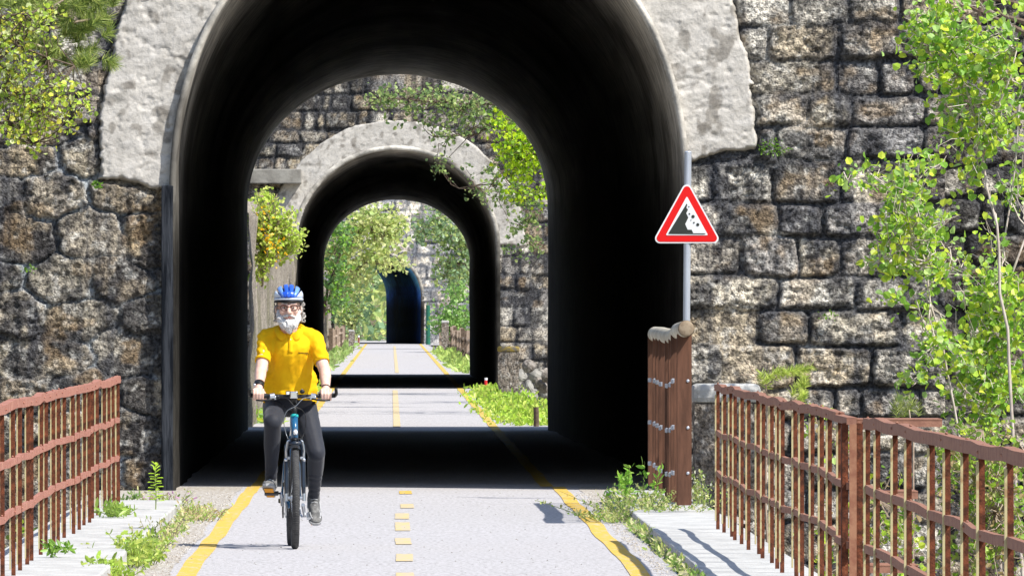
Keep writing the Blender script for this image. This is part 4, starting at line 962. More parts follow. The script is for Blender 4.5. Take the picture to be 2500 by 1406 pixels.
bk = empty('bicycle', BL, BR, label='blue hybrid bicycle seen head-on under the cyclist in yellow', cat='bicycle')
WR = .345; TR = .0255
def wheel(name, y):
    root = bpy.data.objects.new(name, None); COL.objects.link(root); root.parent = bk; root.location = (0, y, WR)
    b = MB(); n, k = 72, 14; v = []; f = []
    for i in range(n):
        a = 2*math.pi*i/n
        for j in range(k):
            t = 2*math.pi*j/k; tr = TR*(1.0+ (.045 if (j % 2 == 0 and (i % 2) == 0) else 0))
            r_ = WR-TR+tr*math.cos(t); v.append((tr*math.sin(t), r_*math.cos(a), r_*math.sin(a)))
    for i in range(n):
        for j in range(k): f.append((i*k+j, i*k+(j+1) % k, ((i+1) % n)*k+(j+1) % k, ((i+1) % n)*k+j))
    b.add(v, f); ty = b.build('tyre', M['tyre'], root, smooth=True)
    b = MB()                                         # chevron tread blocks
    for i in range(120):
        a = 2*math.pi*i/120
        for s in (-1, 1):
            q = Euler((-a+math.pi/2 if False else 0, 0, 0))
            r1 = WR-.0015+.0008
            c = Vector((s*.0075, 0, 0)); rr = WR-.0015
            p = [Vector((s*.001, rr*math.cos(a), rr*math.sin(a))), Vector((s*.016, (rr-.006)*math.cos(a+.02), (rr-.006)*math.sin(a+.02)))]
            b.tube(p, .0028, 4)
    b.build('tread', M['tread'], ty)
    b = MB(); rr = WR-2*TR+.004; pts = [(0, rr*math.cos(2*math.pi*i/48), rr*math.sin(2*math.pi*i/48)) for i in range(49)]
    b.tube(pts, .012, 8, caps=False); b.build('rim', M['rim'], root, smooth=True)
    b = MB()
    for i in range(32):
        a = 2*math.pi*i/32; s = 1 if i % 2 else -1; a2 = a+(.5 if (i//2) % 2 else -.5)
        b.tube([(s*.028, .02*math.cos(a2), .02*math.sin(a2)), (0, rr*math.cos(a), rr*math.sin(a))], .0012, 4, caps=False)
    b.build('spokes', M['chrome'], root)
    b = MB(); b.tube([(-.05, 0, 0), (-.03, 0, 0), (-.028, 0, 0), (.028, 0, 0), (.03, 0, 0), (.05, 0, 0)], [.012, .012, .022, .022, .012, .012], 16)
    b.tube([(-.065, 0, 0), (.065, 0, 0)], .007, 10); b.build('hub', M['alloy'], root, smooth=False)
    return root
fw = wheel('front_wheel', 0); rw_ = wheel('rear_wheel', 1.06)
H0 = Vector((0, .075, .735)); H1 = Vector((0, .135, .895)); BB = Vector((0, .62, .29)); ST = Vector((0, .80, .80)); SD = Vector((0, .84, .945)); RA = Vector((0, 1.06, WR))
b = MB(); b.tube([H0, H1], .0235, 16); b.tube([(0, .085, .755), (0, .60, .315)], .021, 14); b.tube([(0, .13, .87), (0, .79, .76)], .017, 14); b.tube([BB, ST], .0165, 14)
for s in (-1, 1):
    b.tube([(s*.02, .66, .29), (s*.045, .85, .31), (s*.062, 1.06, WR)], .010, 10); b.tube([(s*.012, .785, .75), (s*.05, .9, .56), (s*.062, 1.06, WR)], .009, 10)
b.tube([(-.035, .62, .29), (.035, .62, .29)], .024, 16)
fr = b.build('frame', M['frame'], bk, smooth=True)
for p in (H0, H1):
    d = (H1-H0).normalized(); b = MB(); b.tube([p-d*.008, p+d*.008], .0265, 16); b.build('headset_ring', M['teal'] if p == H1 else M['bkpl'], fr)
b = MB()
for s in (-1, 1):
    b.tube([(s*.030, .07, .715), (s*.052, .062, .70), (s*.056, .03, .56), (s*.058, .012, .42), (s*.060, 0, WR)], [.014, .017, .0165, .015, .012], 12)
b.tube([(-.055, .066, .71), (.055, .066, .71)], .018, 12); b.tube([(0, .07, .70), (0, .075, .74)], .02, 12)
fk = b.build('fork', M['framed'], bk, smooth=True)
for s in (-1, 1):
    b = MB(); b.tube([(s*.062, -.003, WR-.02), (s*.062, 0, WR+.03)], .014, 10); b.build('dropout', M['alloy'], fk)
    b = MB(); b.tube([(s*.056, -.0, .60), (s*.060, -.012, .66), (s*.050, -.016, .725), (s*.035, -.018, .742)], [.007, .008, .007, .005], 8); b.box((s*.042, -.004, .615), (.018, .05, .018), bev=.003)
    b.build('brake_arm', M['alloy'], bk)
    b = MB(); b.ell((s*.062, -.01, .602), (.011, .012, .011)); b.build('brake_pivot', M['chrome'], bk, smooth=True)
b = MB(); b.tube([(-.05, -.022, .742), (0, -.03, .748), (.05, -.022, .742)], .004, 6); b.build('brake_cable_link', M['bkpl'], bk)
b = MB(); pts = [(0, .0+(WR+.016)*math.cos(a), WR+(WR+.016)*math.sin(a)) for a in [R(70+i*8) for i in range(6)]]
v = []; f = []
for i, p in enumerate(pts):
    for q in (-.033, -.018, .018, .033): v.append((q, p[1], p[2]-(.012 if abs(q) > .03 else 0)))
for i in range(5):
    for q in range(3): f.append((i*4+q, i*4+q+1, i*4+q+5, i*4+q+4))
b.add(v, f); b.build('mudguard_stub', M['bkpl'], bk)
# front lamp
b = MB(); b.ell((.004, .02, .79), (.017, .022, .024)); lp = b.build('headlamp', M['chrome'], bk, smooth=True)
b = MB(); b.ell((.004, -.002, .788), (.014, .010, .018)); b.build('lamp_glass', M['lens'], lp, smooth=True)
b = MB(); b.tube([(0, .06, .78), (0, .03, .775)], .006, 8); b.build('lamp_bracket', M['bkpl'], lp)
# stem and bar
BY, BZ = .125, 1.035
b = MB(); b.tube([H1, (0, .165, .985)], .017, 12); b.tube([(0, .165, .985), (-.002, BY, BZ)], .019, 12); b.build('stem', M['bkpl'], bk, smooth=True)
b = MB(); b.box((-.005, BY-.022, BZ+.004), (.055, .03, .05), bev=.008); b.build('stem_clamp', M['chrome'], bk)
CX = -.011
def barp(x): return (x, BY+.035*(abs(x-CX)/.29)**2, BZ+.008*(abs(x-CX)/.29)-.008)
b = MB(); b.tube([barp(CX+x) for x in np.linspace(-.29, .29, 17)], .0135, 12); hb = b.build('handlebar', M['bkpl'], bk, smooth=True)
b = MB(); b.ell((.052, BY-.01, BZ+.026), (.017, .017, .014)); b.build('bell', M['bkpl'], bk, smooth=True)
b = MB(); b.tube([(.052, BY-.01, BZ+.03), (.052, BY-.012, BZ+.044)], .005, 8); b.build('bell_lever', M['alloy'], bk)
b = MB(); b.box((-.045, BY-.016, BZ+.016), (.03, .025, .028), bev=.006); b.build('cycle_computer', M['bkpl'], bk)
b = MB(); b.box((-.045, BY-.0285, BZ+.016), (.02, .002, .018)); b.build('computer_screen', M['lens'], bk)
for s in (-1, 1):
    b = MB(); b.tube([barp(CX+s*.175), barp(CX+s*.285)], .0165, 14); b.build('grip', M['bkpl'], hb, smooth=True)
    e = Vector(barp(CX+s*.288)); b = MB(); b.tube([e, e+Vector((s*.006, -.03, .01)), e+Vector((s*.002, -.075, .045))], [.0115, .0115, .0105], 10); b.build('bar_end', M['bkpl'], hb, smooth=True)
    q = Vector(barp(CX+s*.135)); b = MB(); b.tube([q+Vector((-s*.012, 0, 0)), q+Vector((s*.02, -.004, -.004))], .021, 12); b.box(q+Vector((0, -.025, -.012)), (.045, .03, .026), bev=.006); lv = b.build('brake_clamp', M['alloy'], hb)
    b = MB(); b.tube([q+Vector((-s*.008, -.035, -.018)), q+Vector((s*.03, -.05, -.026)), q+Vector((s*.075, -.048, -.030)), q+Vector((s*.115, -.046, -.027))], [.007, .0065, .006, .0055], 8); b.build('brake_lever', M['bkpl'], lv, smooth=True)
    q2 = Vector(barp(CX+s*.105)); b = MB(); b.ell(q2+Vector((0, -.018, -.004)), (.020, .018, .016)); b.build('gear_shifter', M['bkpl'], hb, smooth=True)
    # cables
    b = MB(); P = [q+Vector((-s*.02, -.035, -.01)), Vector((s*.055, -.01, BZ-.02)), Vector((s*.005, -.03, BZ-.02-.05)), Vector((-s*.055, -.02, .93)), Vector((-s*.075, 0, .86)), Vector((-s*.06, .02, .78)), Vector((-s*.045, -.01, .742))]
    def catmull(P, n=6):
        out = []
        for i in range(len(P)-1):
            p0 = P[max(i-1, 0)]; p1 = P[i]; p2 = P[i+1]; p3 = P[min(i+2, len(P)-1)]
            for k in range(n):
                t = k/n; out.append(.5*((2*p1)+(p2-p0)*t+(2*p0-5*p1+4*p2-p3)*t*t+(3*p1-p0-3*p2+p3)*t**3))
        return out+[P[-1]]
    b.tube(catmull(P), .0028, 6); b.build('brake_cable' if s > 0 else 'gear_cable', M['bkpl'] if s < 0 else M['cable'], bk, smooth=True)
# saddle, crank, gears
b = MB(); b.tube([ST, SD], .0135, 10); b.build('seat_post', M['alloy'], bk)
b = MB(); b.ell((0, .86, .965), (.075, .11, .03)); b.ell((0, .76, .965), (.028, .12, .024)); b.vox('saddle', M['bkpl'], .008, bk)
PA = R(28)                                            # right pedal (picture left) forward and up
pr = Vector((-.085, .62-.17*math.cos(PA), .29+.17*math.sin(PA))); plf = Vector((.085, .62+.17*math.cos(PA), .29-.17*math.sin(PA)))
b = MB(); b.tube([(-.07, .62, .29), pr], [.013, .010], 10); b.build('crank', M['alloy'], bk); b = MB(); b.tube([(.07, .62, .29), plf], [.013, .010], 10); b.build('crank', M['alloy'], bk)
b = MB(); b.tube([(-.052, .62, .29), (-.048, .62, .29)], .085, 40); b.tube([(-.044, .62, .29), (-.042, .62, .29)], .066, 40); b.build('chainring', M['alloy'], bk)
for p, s in ((pr, -1), (plf, 1)):
    b = MB(); b.box((p.x+s*.062, p.y, p.z), (.095, .065, .018), rot=Euler((R(-14 if s < 0 else 34), 0, 0)), bev=.003); b.tube([p, (p.x+s*.03, p.y, p.z)], .007, 8); b.build('pedal', M['bkpl'] if s < 0 else M['alloy'], bk)
b = MB(); b.tube([(-.045, .62, .375), (-.045, 1.06, WR+.05)], .004, 4); b.tube([(-.045, .62, .205), (-.045, 1.06, WR-.12)], .004, 4); b.build('chain', M['cable'], bk)
b = MB()
for i in range(7): b.tube([(-.030-.003*i, 1.06, WR), (-.0315-.003*i, 1.06, WR)], .05-.005*i, 24)
b.build('cassette', M['alloy'], bk)
b = MB(); b.box((-.055, 1.065, .27), (.012, .035, .11), rot=Euler((.2, 0, 0)), bev=.004); b.box((-.072, 1.06, .31), (.03, .04, .03), bev=.006); b.tube([(-.06, 1.06, .215), (-.05, 1.06, .215)], .022, 14); b.build('rear_derailleur', M['bkpl'], bk)
b = MB(); b.box((-.06, .56, .43), (.02, .05, .03), bev=.004); b.build('front_derailleur', M['bkpl'], bk)
b = MB(); b.tube([(.045, 1.02, .33), (.06, .95, .22), (.075, .93, .20)], .008, 8); b.build('kickstand', M['alloy'], bk)

# ================================================================= THE CYCLIST
M['skin'] = mat('skin', (.70, .44, .35), .5, col2=(.78, .54, .45), nscale=18, spec=.35, bump=.0006, bscale=90)
M['skin'].node_tree.nodes['Principled BSDF'].inputs['Subsurface Weight'].default_value = .12
M['skin'].node_tree.nodes['Principled BSDF'].inputs['Subsurface Radius'].default_value = (.01, .004, .002)
M['lips'] = mat('lips', (.42, .16, .14), .5)
M['shirt'] = mat('yellow_cotton', (.86, .50, .008), .85, col2=(.80, .44, .006), nscale=9, bump=.0008, bscale=300, spec=.15)
M['tights'] = mat('black_lycra', (.021, .024, .034), .68, spec=.3, bump=.0006, bscale=30)
M['tights'].node_tree.nodes['Principled BSDF'].inputs['Sheen Weight'].default_value = .12
M['hair'] = mat('grey_hair', (.22, .20, .18), .7, col2=(.50, .48, .45), nscale=60)
M['beard'] = mat('white_beard', (.42, .40, .39), .85, col2=(.74, .73, .72), nscale=120, bump=.008, bscale=180, squash=(1, 1, .25), nrange=(.36, .5))
M['glass'] = mat('spectacle_frame', (.05, .015, .01), .3, coat=.5)
M['hblue'] = mat('helmet_blue', (.02, .10, .62), .2, coat=.8)
M['hwhite'] = mat('helmet_silver', (.62, .70, .82), .25, coat=.6)
M['hlight'] = mat('helmet_pale_blue', (.16, .32, .78), .25, coat=.7)
M['shoe'] = mat('shoe_grey', (.09, .09, .09), .7, col2=(.22, .22, .215), nscale=30)
M['shoelight'] = mat('shoe_light', (.40, .41, .42), .6)
M['orange'] = mat('shoe_orange', (.85, .36, .02), .6)
M['eye'] = mat('eye_white', (.6, .58, .55), .3); M['iris'] = mat('eye_dark', (.05, .03, .02), .2)
cy = empty('person', BL, BR, label='bearded man in yellow polo shirt, black tights and blue helmet riding towards the viewer', cat='person')
TX = -.020                                            # torso axis
hipR = Vector((-.105, .80, .965)); hipL = Vector((.075, .80, .965))
kneeR = Vector((-.142, .385, .850)); kneeL = Vector((.158, .52, .640))
ankR = Vector((-.150, .555, .452)); ankL = Vector((.150, .845, .345))
shR = Vector((TX-.160, .49, 1.418)); shL = Vector((TX+.162, .49, 1.418))
elR = Vector((-.222, .335, 1.205)); elL = Vector((.212, .335, 1.195))
hxR, hxL = -.243, .213                                # hand centres on the bar
wrR = Vector((-.240, .195, 1.085)); wrL = Vector((.214, .195, 1.080))
HC = Vector((-.033, .405, 1.625))                     # head centre
body = MB()
body.ell(HC+Vector((0, .012, .030)), (.077, .098, .100)); body.ell(HC+Vector((0, -.022, -.045)), (.062, .074, .080)); body.ell(HC+Vector((0, -.048, -.085)), (.038, .040, .035))
body.cap(HC+Vector((0, .03, -.07)), (TX-.005, .475, 1.465), .058, .066)
for s in (-1, 1):
    body.ell(HC+Vector((s*.040, -.072, -.022)), (.024, .020, .022)); body.ell(HC+Vector((s*.078, .012, -.012)), (.010, .022, .034), rot=Euler((0, 0, s*.4)))
    body.cap(HC+Vector((s*.012, -.094, .022)), HC+Vector((s*.045, -.080, .026)), .0105, .010)
body.cap(HC+Vector((0, -.096, .008)), HC+Vector((0, -.122, -.028)), .010, .0145); body.ell(HC+Vector((-.013, -.108, -.033)), (.009, .012, .008)); body.ell(HC+Vector((.013, -.108, -.033)), (.009, .012, .008))
body.ell(HC+Vector((0, -.088, -.064)), (.026, .012, .010))
# trunk (under the shirt)
body.ell((TX, .52, 1.36), (.165, .11, .13)); body.cap((TX, .55, 1.36), (TX-.0, .76, 1.08), .115, .11); body.ell((TX, .79, .99), (.15, .10, .08))
body.cap((TX-.05, .49, 1.455), shR, .045, .050); body.cap((TX+.05, .49, 1.455), shL, .045, .050)
for sh, el, wr, hx, s in ((shR, elR, wrR, hxR, -1), (shL, elL, wrL, hxL, 1)):
    body.cap(sh, el, .048, .040); m = el.lerp(wr, .3); body.cap(el, m, .039, .040); body.cap(m, wr, .040, .0265)
    bc = Vector(barp(hx)); 
    body.cap(wr, (hx, bc.y+.045, bc.z+.040), .026, .025)
    for k in range(4):                               # palm rays and fingers, index towards the stem
        fx = hx+s*(-.028+.0195*k); sc_ = (1, 1.06, 1, .84)[k]
        kn = Vector((fx, bc.y-.012, bc.z+.036)); rr_ = (.0100, .0102, .0098, .0086)[k]
        body.cap((hx+s*(-.018+.013*k), bc.y+.045, bc.z+.038), kn, .0145, .0125)
        j1 = Vector((fx, bc.y-.034*sc_, bc.z+.012)); j2 = Vector((fx+s*.001, bc.y-.026*sc_, bc.z-.020)); tp = Vector((fx+s*.001, bc.y-.002, bc.z-.029))
        body.cap(kn, j1, rr_+.001, rr_, 10); body.cap(j1, j2, rr_, rr_-.0008, 10); body.cap(j2, tp, rr_-.0008, rr_-.0018, 10)
    t0 = Vector((hx-s*.030, bc.y+.042, bc.z+.026)); t1 = Vector((hx-s*.047, bc.y+.018, bc.z+.002)); t2 = Vector((hx-s*.049, bc.y-.006, bc.z-.022)); 
    body.cap(t0, t1, .0145, .0115, 12); body.cap(t1, t2, .0112, .0088, 12)
for hp, kn, an in ((hipR, kneeR, ankR), (hipL, kneeL, ankL)):
    body.cap(hp, kn, .085, .054); m = kn.lerp(an, .35)+Vector((0, .018, 0)); body.cap(kn, m, .052, .050); body.cap(m, an, .050, .034)
body.vox('body', M['skin'], .0042, cy, smooth=3)
# facial detail
b = MB(); b.cap(HC+Vector((-.016, -.1005, -.064)), HC+Vector((.016, -.1005, -.064)), .0042, .0042, 8); b.build('lips', M['lips'], cy, smooth=True)
for s in (-1, 1):
    b = MB(); b.ell(HC+Vector((s*.031, -.083, .002)), (.0115, .009, .0048)); e = b.build('eye', M['eye'], cy, smooth=True)
    b = MB(); b.ell(HC+Vector((s*.031, -.0905, .002)), (.0045, .003, .0042)); b.build('iris', M['iris'], e, smooth=True)
    b = MB(); b.cap(HC+Vector((s*.014, -.1015, .030)), HC+Vector((s*.046, -.089, .033)), .0045, .0035, 8); b.build('eyebrow', M['hair'], cy, smooth=True)
# spectacles
b = MB()
for s in (-1, 1):
    c = HC+Vector((s*.033, -.108, .001)); pts = []
    for i in range(25):
        a = 2*math.pi*i/24; q = 1.0
        pts.append(c+Vector((.0245*math.copysign(abs(math.cos(a))**.75, math.cos(a)), abs(s)*0+.006*abs(math.cos(a))**2*(1 if math.cos(a)*s > 0 else 0), .0175*math.copysign(abs(math.sin(a))**.8, math.sin(a)))))
    b.tube(pts, [.0026 if math.sin(2*math.pi*i/24) < .2 else .0038 for i in range(25)], 6, caps=False)
    b.tube([c+Vector((s*.0245, .006, .008)), HC+Vector((s*.076, -.06, .012)), HC+Vector((s*.084, .01, .008))], .0024, 6)
b.tube([HC+Vector((-.009, -.108, .006)), HC+Vector((0, -.112, .009)), HC+Vector((.009, -.108, .006))], .0028, 6)
b.build('spectacles', M['glass'], cy, smooth=True)
# beard, moustache, curly hair
def furry(amp, f):
    def d(co, no):
        n = fbm(co[:, 0]*f+co[:, 1]*f*.7, co[:, 2]*f*.45, 4, 5); return co+no*((n-.45)*amp)[:, None]
    return d
b = MB()
for s in (-1, 1):
    b.cap(HC+Vector((s*.070, -.024, -.026)), HC+Vector((s*.058, -.046, -.080)), .012, .022); b.cap(HC+Vector((s*.056, -.052, -.075)), HC+Vector((s*.022, -.078, -.115)), .026, .034)
    b.cap(HC+Vector((s*.006, -.106, -.050)), HC+Vector((s*.038, -.088, -.060)), .0062, .006); b.cap(HC+Vector((s*.042, -.080, -.066)), HC+Vector((s*.044, -.074, -.088)), .007, .014)
b.ell(HC+Vector((0, -.083, -.112)), (.050, .034, .036)); b.cap(HC+Vector((0, -.084, -.12)), HC+Vector((.004, -.078, -.158)), .034, .018); b.ell(HC+Vector((0, -.098, -.090)), (.018, .010, .009))
b.vox('beard', M['beard'], .0035, cy, disp=furry(.020, 150), smooth=2)
b = MB(); rnd = random.Random(12)
for k in range(70):
    s = 1 if k % 5 < 3 else -1
    c = HC+Vector((s*rnd.uniform(.074, .106 if s > 0 else .092), rnd.uniform(.0, .08), rnd.uniform(-.085, .032)))
    rr_ = rnd.uniform(.007, .013); a0 = rnd.uniform(0, 6)
    pts = [c+Vector((rr_*math.cos(a0+t*.9), rnd.uniform(-.002, .002)+.002*t, rr_*math.sin(a0+t*.9)-.002*t)) for t in range(6)]
    b.tube(pts, [.0045, .0052, .005, .0045, .0035, .002], 5)
b.ell(HC+Vector((0, .05, -.02)), (.082, .065, .07)); b.build('hair', M['hair'], cy, smooth=True)
# helmet: shell with deep vents
hc = HC+Vector((0, .020, .066)); hr_ = (.099, .140, .094)
def helm_pt(u, v, k=1.0):                             # u: -1..1 across, v: 0 front..1 back
    a = u*math.pi/2*.98; t = math.pi*v
    return Vector((hc.x+hr_[0]*k*math.sin(a)*(.35+.65*math.sin(t)**.6 if 0 < t < math.pi else .35), hc.y-hr_[1]*k*math.cos(t), hc.z+hr_[2]*k*math.cos(a)*math.sin(t)**.55))
def dome(name, a0, a1, t0, t1, m, k, parent, n=10, rib=.0):
    v = []; f = []
    for i in range(n+1):
        for j in range(13):
            a = a0+(a1-a0)*i/n; t = t0+(t1-t0)*j/12      # a: bearing across (-90..90), t: elevation front to back (0..180)
            e = 1+rib*math.sin(math.pi*i/n)
            x = math.sin(a)*hr_[0]*k*e*(.55+.45*math.sin(t)); q = math.cos(a)
            v.append((hc.x+x, hc.y-hr_[1]*k*e*math.cos(t)*(.55+.45*q), hc.z+hr_[2]*k*e*math.sin(t)*q**.8-.0))
    for i in range(n):
        for j in range(12): f.append((i*13+j, (i+1)*13+j, (i+1)*13+j+1, i*13+j+1))
    b = MB(); b.add(v, f); b2 = b
    o = b2.build(name, m, parent, smooth=True)
    md = o.modifiers.new('t', 'SOLIDIFY'); md.thickness = .010; md.offset = -1
    return o
core = MB(); core.ell(hc+Vector((0, 0, -.004)), (hr_[0]*.86, hr_[1]*.90, hr_[2]*.86), nu=28, nv=16)
core.v = [(p[0], p[1], max(p[2], hc.z-.020)) for p in core.v]; hm = core.build('helmet', mat('helmet_core', (.012, .03, .14), .4), cy, smooth=True)
rb = [(-90, -62, 'w'), (-54, -30, 'c'), (-22, -2, 'b'), (2, 22, 'b'), (30, 54, 'c'), (62, 90, 'w')]
for a0, a1, c in rb:
    dome('helmet_rib', R(a0), R(a1), R(6), R(172), M['hblue'] if c == 'b' else (M['hlight'] if c == 'c' else M['hwhite']), 1.0, hm, n=4, rib=.03)
dome('helmet_brow', R(-58), R(58), R(4), R(30), M['hblue'], 1.015, hm, n=14)
b = MB(); pts = []
for i in range(41):
    a = 2*math.pi*i/40; pts.append(hc+Vector((hr_[0]*.99*math.sin(a), -hr_[1]*.97*math.cos(a), -.012+.004*math.cos(a))))
b.tube([Vector((hc.x+(p.x-hc.x)*.97, hc.y+(p.y-hc.y)*.97, p.z+.003)) for p in pts], [.0075]*41, 8, caps=False); b.build('helmet_rim', M['hwhite'], hm, smooth=True)
b = MB(); pts = [p+Vector((0, 0, -.013)) for p in pts]; b.tube([Vector((hc.x+(p.x-hc.x)*.95, hc.y+(p.y-hc.y)*.95, p.z)) for p in pts], .008, 6, caps=False); b.build('helmet_liner', M['bkpl'], hm, smooth=True)
b = MB()
for s in (-1, 1): b.tube([HC+Vector((s*.079, .0, .05)), HC+Vector((s*.080, -.02, -.02)), HC+Vector((s*.060, -.035, -.09)), HC+Vector((0, -.03, -.135))], .003, 5)
b.build('chin_strap', M['bkpl'], hm)
# polo shirt
sh = MB()
sh.ell((TX, .505, 1.35), (.180, .128, .140)); sh.cap((TX, .50, 1.34), (TX, .62, 1.14), .150, .158); sh.ell((TX-.0, .61, 1.13), (.190, .150, .13)); sh.ell((TX, .74, 1.02), (.195, .155, .12))
sh.ell((TX, .60, 1.06), (.188, .130, .10)); sh.ell((TX, .66, .99), (.186, .14, .07))
sh.cap((TX-.04, .485, 1.470), shR, .052, .064); sh.cap((TX+.04, .485, 1.470), shL, .052, .064)
eR = shR.lerp(elR, .72); eL = shL.lerp(elL, .72)
sh.cap(shR, eR, .064, .050); sh.cap(shL, eL, .064, .050)
dR = (elR-shR).normalized(); dL = (elL-shL).normalized()
def scut(c):
    for s0, d, e in ((shR, dR, eR), (shL, dL, eL)):
        v = c-s0
        if v.dot(d) > (e-s0).length-.005 and (c-(s0+d*v.dot(d))).length < .1 and abs(c.x-TX) > .145: return True
    if c.z < 1.030-.10*max(0, (c.x-TX))*1+.028*math.exp(-((c.x-TX+.12)/.08)**2)-.02 and c.y < .68: return True
    if c.z < .975: return True
    n = c-Vector((TX-.01, .44, 1.50)); 
    return (n.x**2+n.y**2) < .056**2 and c.z > 1.46 and c.y < .6
def folds(co, no):
    x, y, z = co[:, 0], co[:, 1], co[:, 2]
    n1 = fbm(x*9+z*3, z*4-x*5+y*6, 3, 8)-.5; n2 = np.abs(fbm(x*16-z*11, z*7+x*6, 3, 18)-.5)
    drag = np.sin((x-TX)*52+ (1.45-z)*np.sign(x-TX)*26)*np.exp(-((np.abs(x-TX)-.12)/.05)**2)*np.exp(-((z-1.33)/.09)**2)
    hem = np.exp(-((z-1.07)/.04)**2)*np.sin(x*40+z*60)
    sl = np.where(np.abs(x-TX) > .17, np.sin(z*120+x*60)*.0022*(.4+vn(z*14, x*9, 2)), 0)
    return co+no*(n1*.022-n2*.018+drag*.006+hem*.005+sl)[:, None]
shirt = sh.vox('polo_shirt', M['shirt'], .0065, cy, disp=folds, smooth=5, cut=scut)
md = shirt.modifiers.new('t', 'SOLIDIFY'); md.thickness = .0035; md.offset = -1
for c, d in ((eR, dR), (eL, dL)):                     # cuffs
    b = MB(); b.tube([c-d*.016, c+d*.004], [.0530, .0525], 28, caps=False); o = b.build('sleeve_cuff', M['shirt'], shirt, smooth=True)
    m_ = o.modifiers.new('t', 'SOLIDIFY'); m_.thickness = .006
# collar
def collar(s):
    top = [Vector((TX-.01+s*x, y, z)) for x, y, z in ((.004, .395, 1.432), (.040, .385, 1.462), (.066, .415, 1.488), (.074, .47, 1.505), (.050, .54, 1.515), (0, .565, 1.518))]
    bot = [Vector((TX-.01+s*x, y, z)) for x, y, z in ((.046, .362, 1.395), (.082, .365, 1.425), (.100, .405, 1.462), (.102, .475, 1.482), (.070, .565, 1.485), (0, .60, 1.482))]
    v = []; f = []
    for t, q in zip(top, bot): v += [t, (t+q)/2+Vector((0, -.008, .006)), q]
    for i in range(len(top)-1):
        for k in range(2): f.append((i*3+k, i*3+k+1, i*3+k+4, i*3+k+3))
    b = MB(); b.add(v, f); o = b.build('collar', M['shirt'], shirt, smooth=True); m_ = o.modifiers.new('t', 'SOLIDIFY'); m_.thickness = .004; m_ = o.modifiers.new('s', 'SUBSURF'); m_.levels = m_.render_levels = 2
collar(-1); collar(1)
def front_y(x, z):
    """nearest point of the shirt front at (x, z)"""
    hit, loc, nor, idx = shirt_bvh
    return loc
from mathutils.bvhtree import BVHTree
bm = bmesh.new(); bm.from_mesh(shirt.data); bvh = BVHTree.FromBMesh(bm)
def on_front(x, z, off=.002):
    h = bvh.ray_cast(Vector((x, -.5, z)), Vector((0, 1, 0)))
    return Vector((x, (h[0].y if h[0] else .38)-off, z))
b = MB(); v = []; f = []
for i in range(9):
    z = 1.425-.105*i/8; v += [on_front(TX-.016, z, .003), on_front(TX+.014, z, .003)]
    if i: n = len(v); f.append((n-4, n-3, n-1, n-2))
b.add(v, f); o = b.build('button_placket', M['shirt'], shirt, smooth=True); m_ = o.modifiers.new('t', 'SOLIDIFY'); m_.thickness = .0025; m_.offset = 0
for z in (1.412,): b = MB(); b.ell(on_front(TX+.0, z, .005), (.004, .002, .004), nu=8, nv=5); b.build('button', M['white'], shirt)
# small dark embroidered word on the chest
b = MB(); x = .0; X0 = .030; Z0 = 1.322
import itertools
pts = []
for i in range(46):
    t = i/45; pts.append(on_front(X0+.068*t, Z0-.004*t+.0042*math.sin(i*1.55)*(1 if i % 7 else 1.6)+.001*math.cos(i*.7), .0028))
b.tube(pts, .0012, 4); b.tube([on_front(X0+.068, Z0-.002, .0028), on_front(X0+.075, Z0-.012, .0028), on_front(X0+.055, Z0-.012, .0028)], .001, 4); b.build('chest_lettering', M['bkpl'], shirt)
bm.free()
# tights
tg = MB()
for hp, kn, an in ((hipR, kneeR, ankR), (hipL, kneeL, ankL)):
    tg.cap(hp, hp.lerp(kn, .5), .094, .080); tg.cap(hp.lerp(kn, .5), kn, .080, .0615); tg.ell(kn+Vector((0, -.008, 0)), (.058, .052, .060)); m = kn.lerp(an, .33)+Vector((0, .020, 0)); tg.cap(kn, m, .059, .0575); tg.cap(m, kn.lerp(an, .7)+Vector((0, .008, 0)), .0575, .045); tg.cap(kn.lerp(an, .7)+Vector((0, .008, 0)), an, .045, .037)
tg.ell((TX, .79, .985), (.172, .125, .105)); tg.ell((TX, .72, 1.01), (.165, .145, .085))
def tfold(co, no):
    x, y, z = co[:, 0], co[:, 1], co[:, 2]
    k = np.where(((z < .50) & (x > .05)) | ((z < .56) & (x < -.05) & (y > .45)), 1.0, .25)
    return co+no*((np.sin(z*190+x*30+4*vn(z*20, y*20, 2))*.0022*(k-.25))+(fbm(x*12, z*12+y*9, 3, 4)-.5)*.008)[:, None]
tg.vox('tights', M['tights'], .006, cy, disp=tfold, smooth=4)
# wrist support on his right hand (picture left), bracelet on the other
b = MB(); a_ = wrR.lerp(elR, .05); c_ = wrR.lerp(elR, .27); b.tube([a_, a_.lerp(c_, .3), c_], [.0325, .0335, .0355], 20, caps=False); o = b.build('wrist_band', M['bkpl'], cy, smooth=True); m_ = o.modifiers.new('t', 'SOLIDIFY'); m_.thickness = .004
b = MB(); q_ = a_.lerp(c_, .45)+Vector((-.030, -.018, 0)); b.ell(q_, (.010, .012, .014)); b.build('band_clasp', M['chrome'], o, smooth=True)
b = MB(); a_ = wrL.lerp(elL, .02); c_ = wrL.lerp(elL, .07); b.tube([a_, c_], .030, 20, caps=False); b.build('bracelet', M['bkpl'], cy, smooth=True)
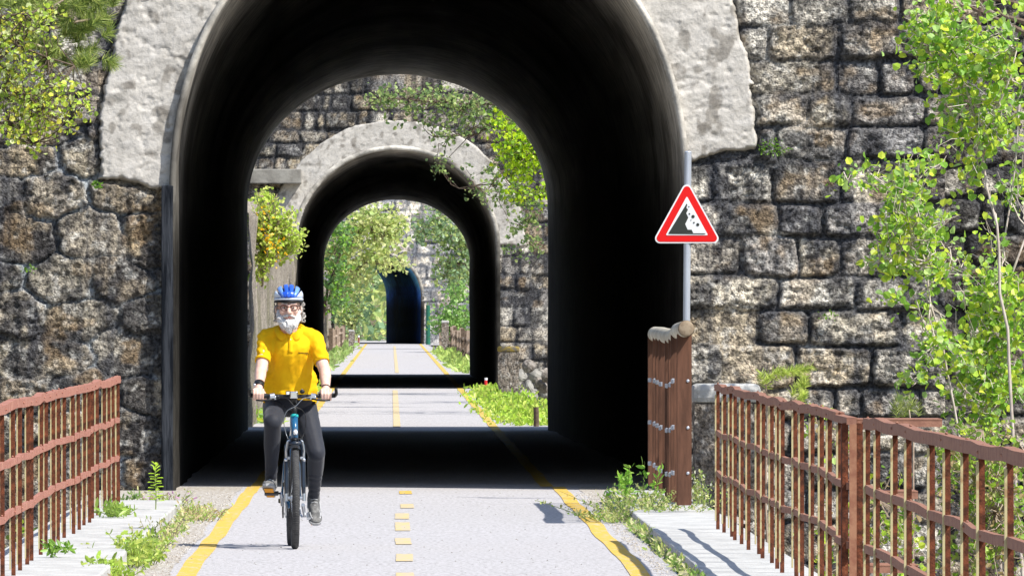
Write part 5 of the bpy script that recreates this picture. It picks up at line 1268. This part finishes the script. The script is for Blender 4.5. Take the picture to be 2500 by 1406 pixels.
# shoes
def shoe(an, pitch, s, light):
    root = bpy.data.objects.new('shoe', None); COL.objects.link(root); root.parent = cy; root.location = an; root.rotation_euler = (pitch, 0, s*.10)
    b = MB(); b.ell((0, .02, -.035), (.036, .050, .045)); b.cap((0, -.01, -.038), (0, -.12, -.058), .040, .034); b.ell((s*.004, -.155, -.066), (.043, .055, .026)); b.cap((0, .01, .01), (0, 0, -.03), .042, .045); b.cap((0, .04, -.06), (s*.003, -.15, -.07), .030, .030)
    b.v = [(p[0], p[1], max(p[2], -.088)) for p in b.v]
    b.vox('upper', M['shoe'], .005, root, smooth=3)
    o = MB(); prof = [(.030, .055), (.037, .02), (.034, -.04), (.042, -.12), (.045, -.16), (.036, -.198), (.015, -.212)]
    out = [(x, y) for x, y in prof]+[(-x, y) for x, y in prof[::-1]]
    n = len(out); zt = lambda y: -.079+(.010 if y < -.17 else 0); zb = lambda y: -.100+(.012 if y < -.17 else 0)
    o.add([(x, y, zt(y)) for x, y in out]+[(x*.96, y, zb(y)+.006) for x, y in out]+[(x*.9, y, zb(y)) for x, y in out], [tuple(range(n))]+[(i, (i+1) % n, n+(i+1) % n, n+i) for i in range(n)]+[(n+i, n+(i+1) % n, 2*n+(i+1) % n, 2*n+i) for i in range(n)]+[tuple(range(3*n-1, 2*n-1, -1))])
    o.build('sole', M['shoelight'], root)
    o = MB(); o.box((0, -.13, -.1025), (.060, .11, .006), bev=.002); o.box((0, .015, -.1025), (.050, .05, .006), bev=.002); o.build('outsole', M['orange'], root)
    o = MB()
    for k in range(5): y = -.035-.020*k; zz = .004-.0115*k; o.tube([(-.022, y, zz-.006), (0, y-.006, zz+.004), (.022, y, zz-.006)], .003, 5)
    o.build('laces', M['shoelight'], root)
    o = MB(); o.box((0, -.028, .018), (.026, .008, .018), rot=Euler((-.5, 0, 0)), bev=.002); o.build('tongue_tab', M['orange'], root)
    o = MB()
    for sd in (-1, 1): o.tube([(sd*.040, .0, -.03), (sd*.043, -.05, -.055), (sd*.044, -.10, -.058)], [.003, .005, .004], 6); o.tube([(sd*.036, -.12, -.045), (sd*.030, -.17, -.048), (0, -.195, -.058)], .004, 6)
    o.build('side_stripe', M['shoelight'], root)
shoe(ankR, R(-15), -1, 0)
shoe(ankL, R(38), 1, 1)
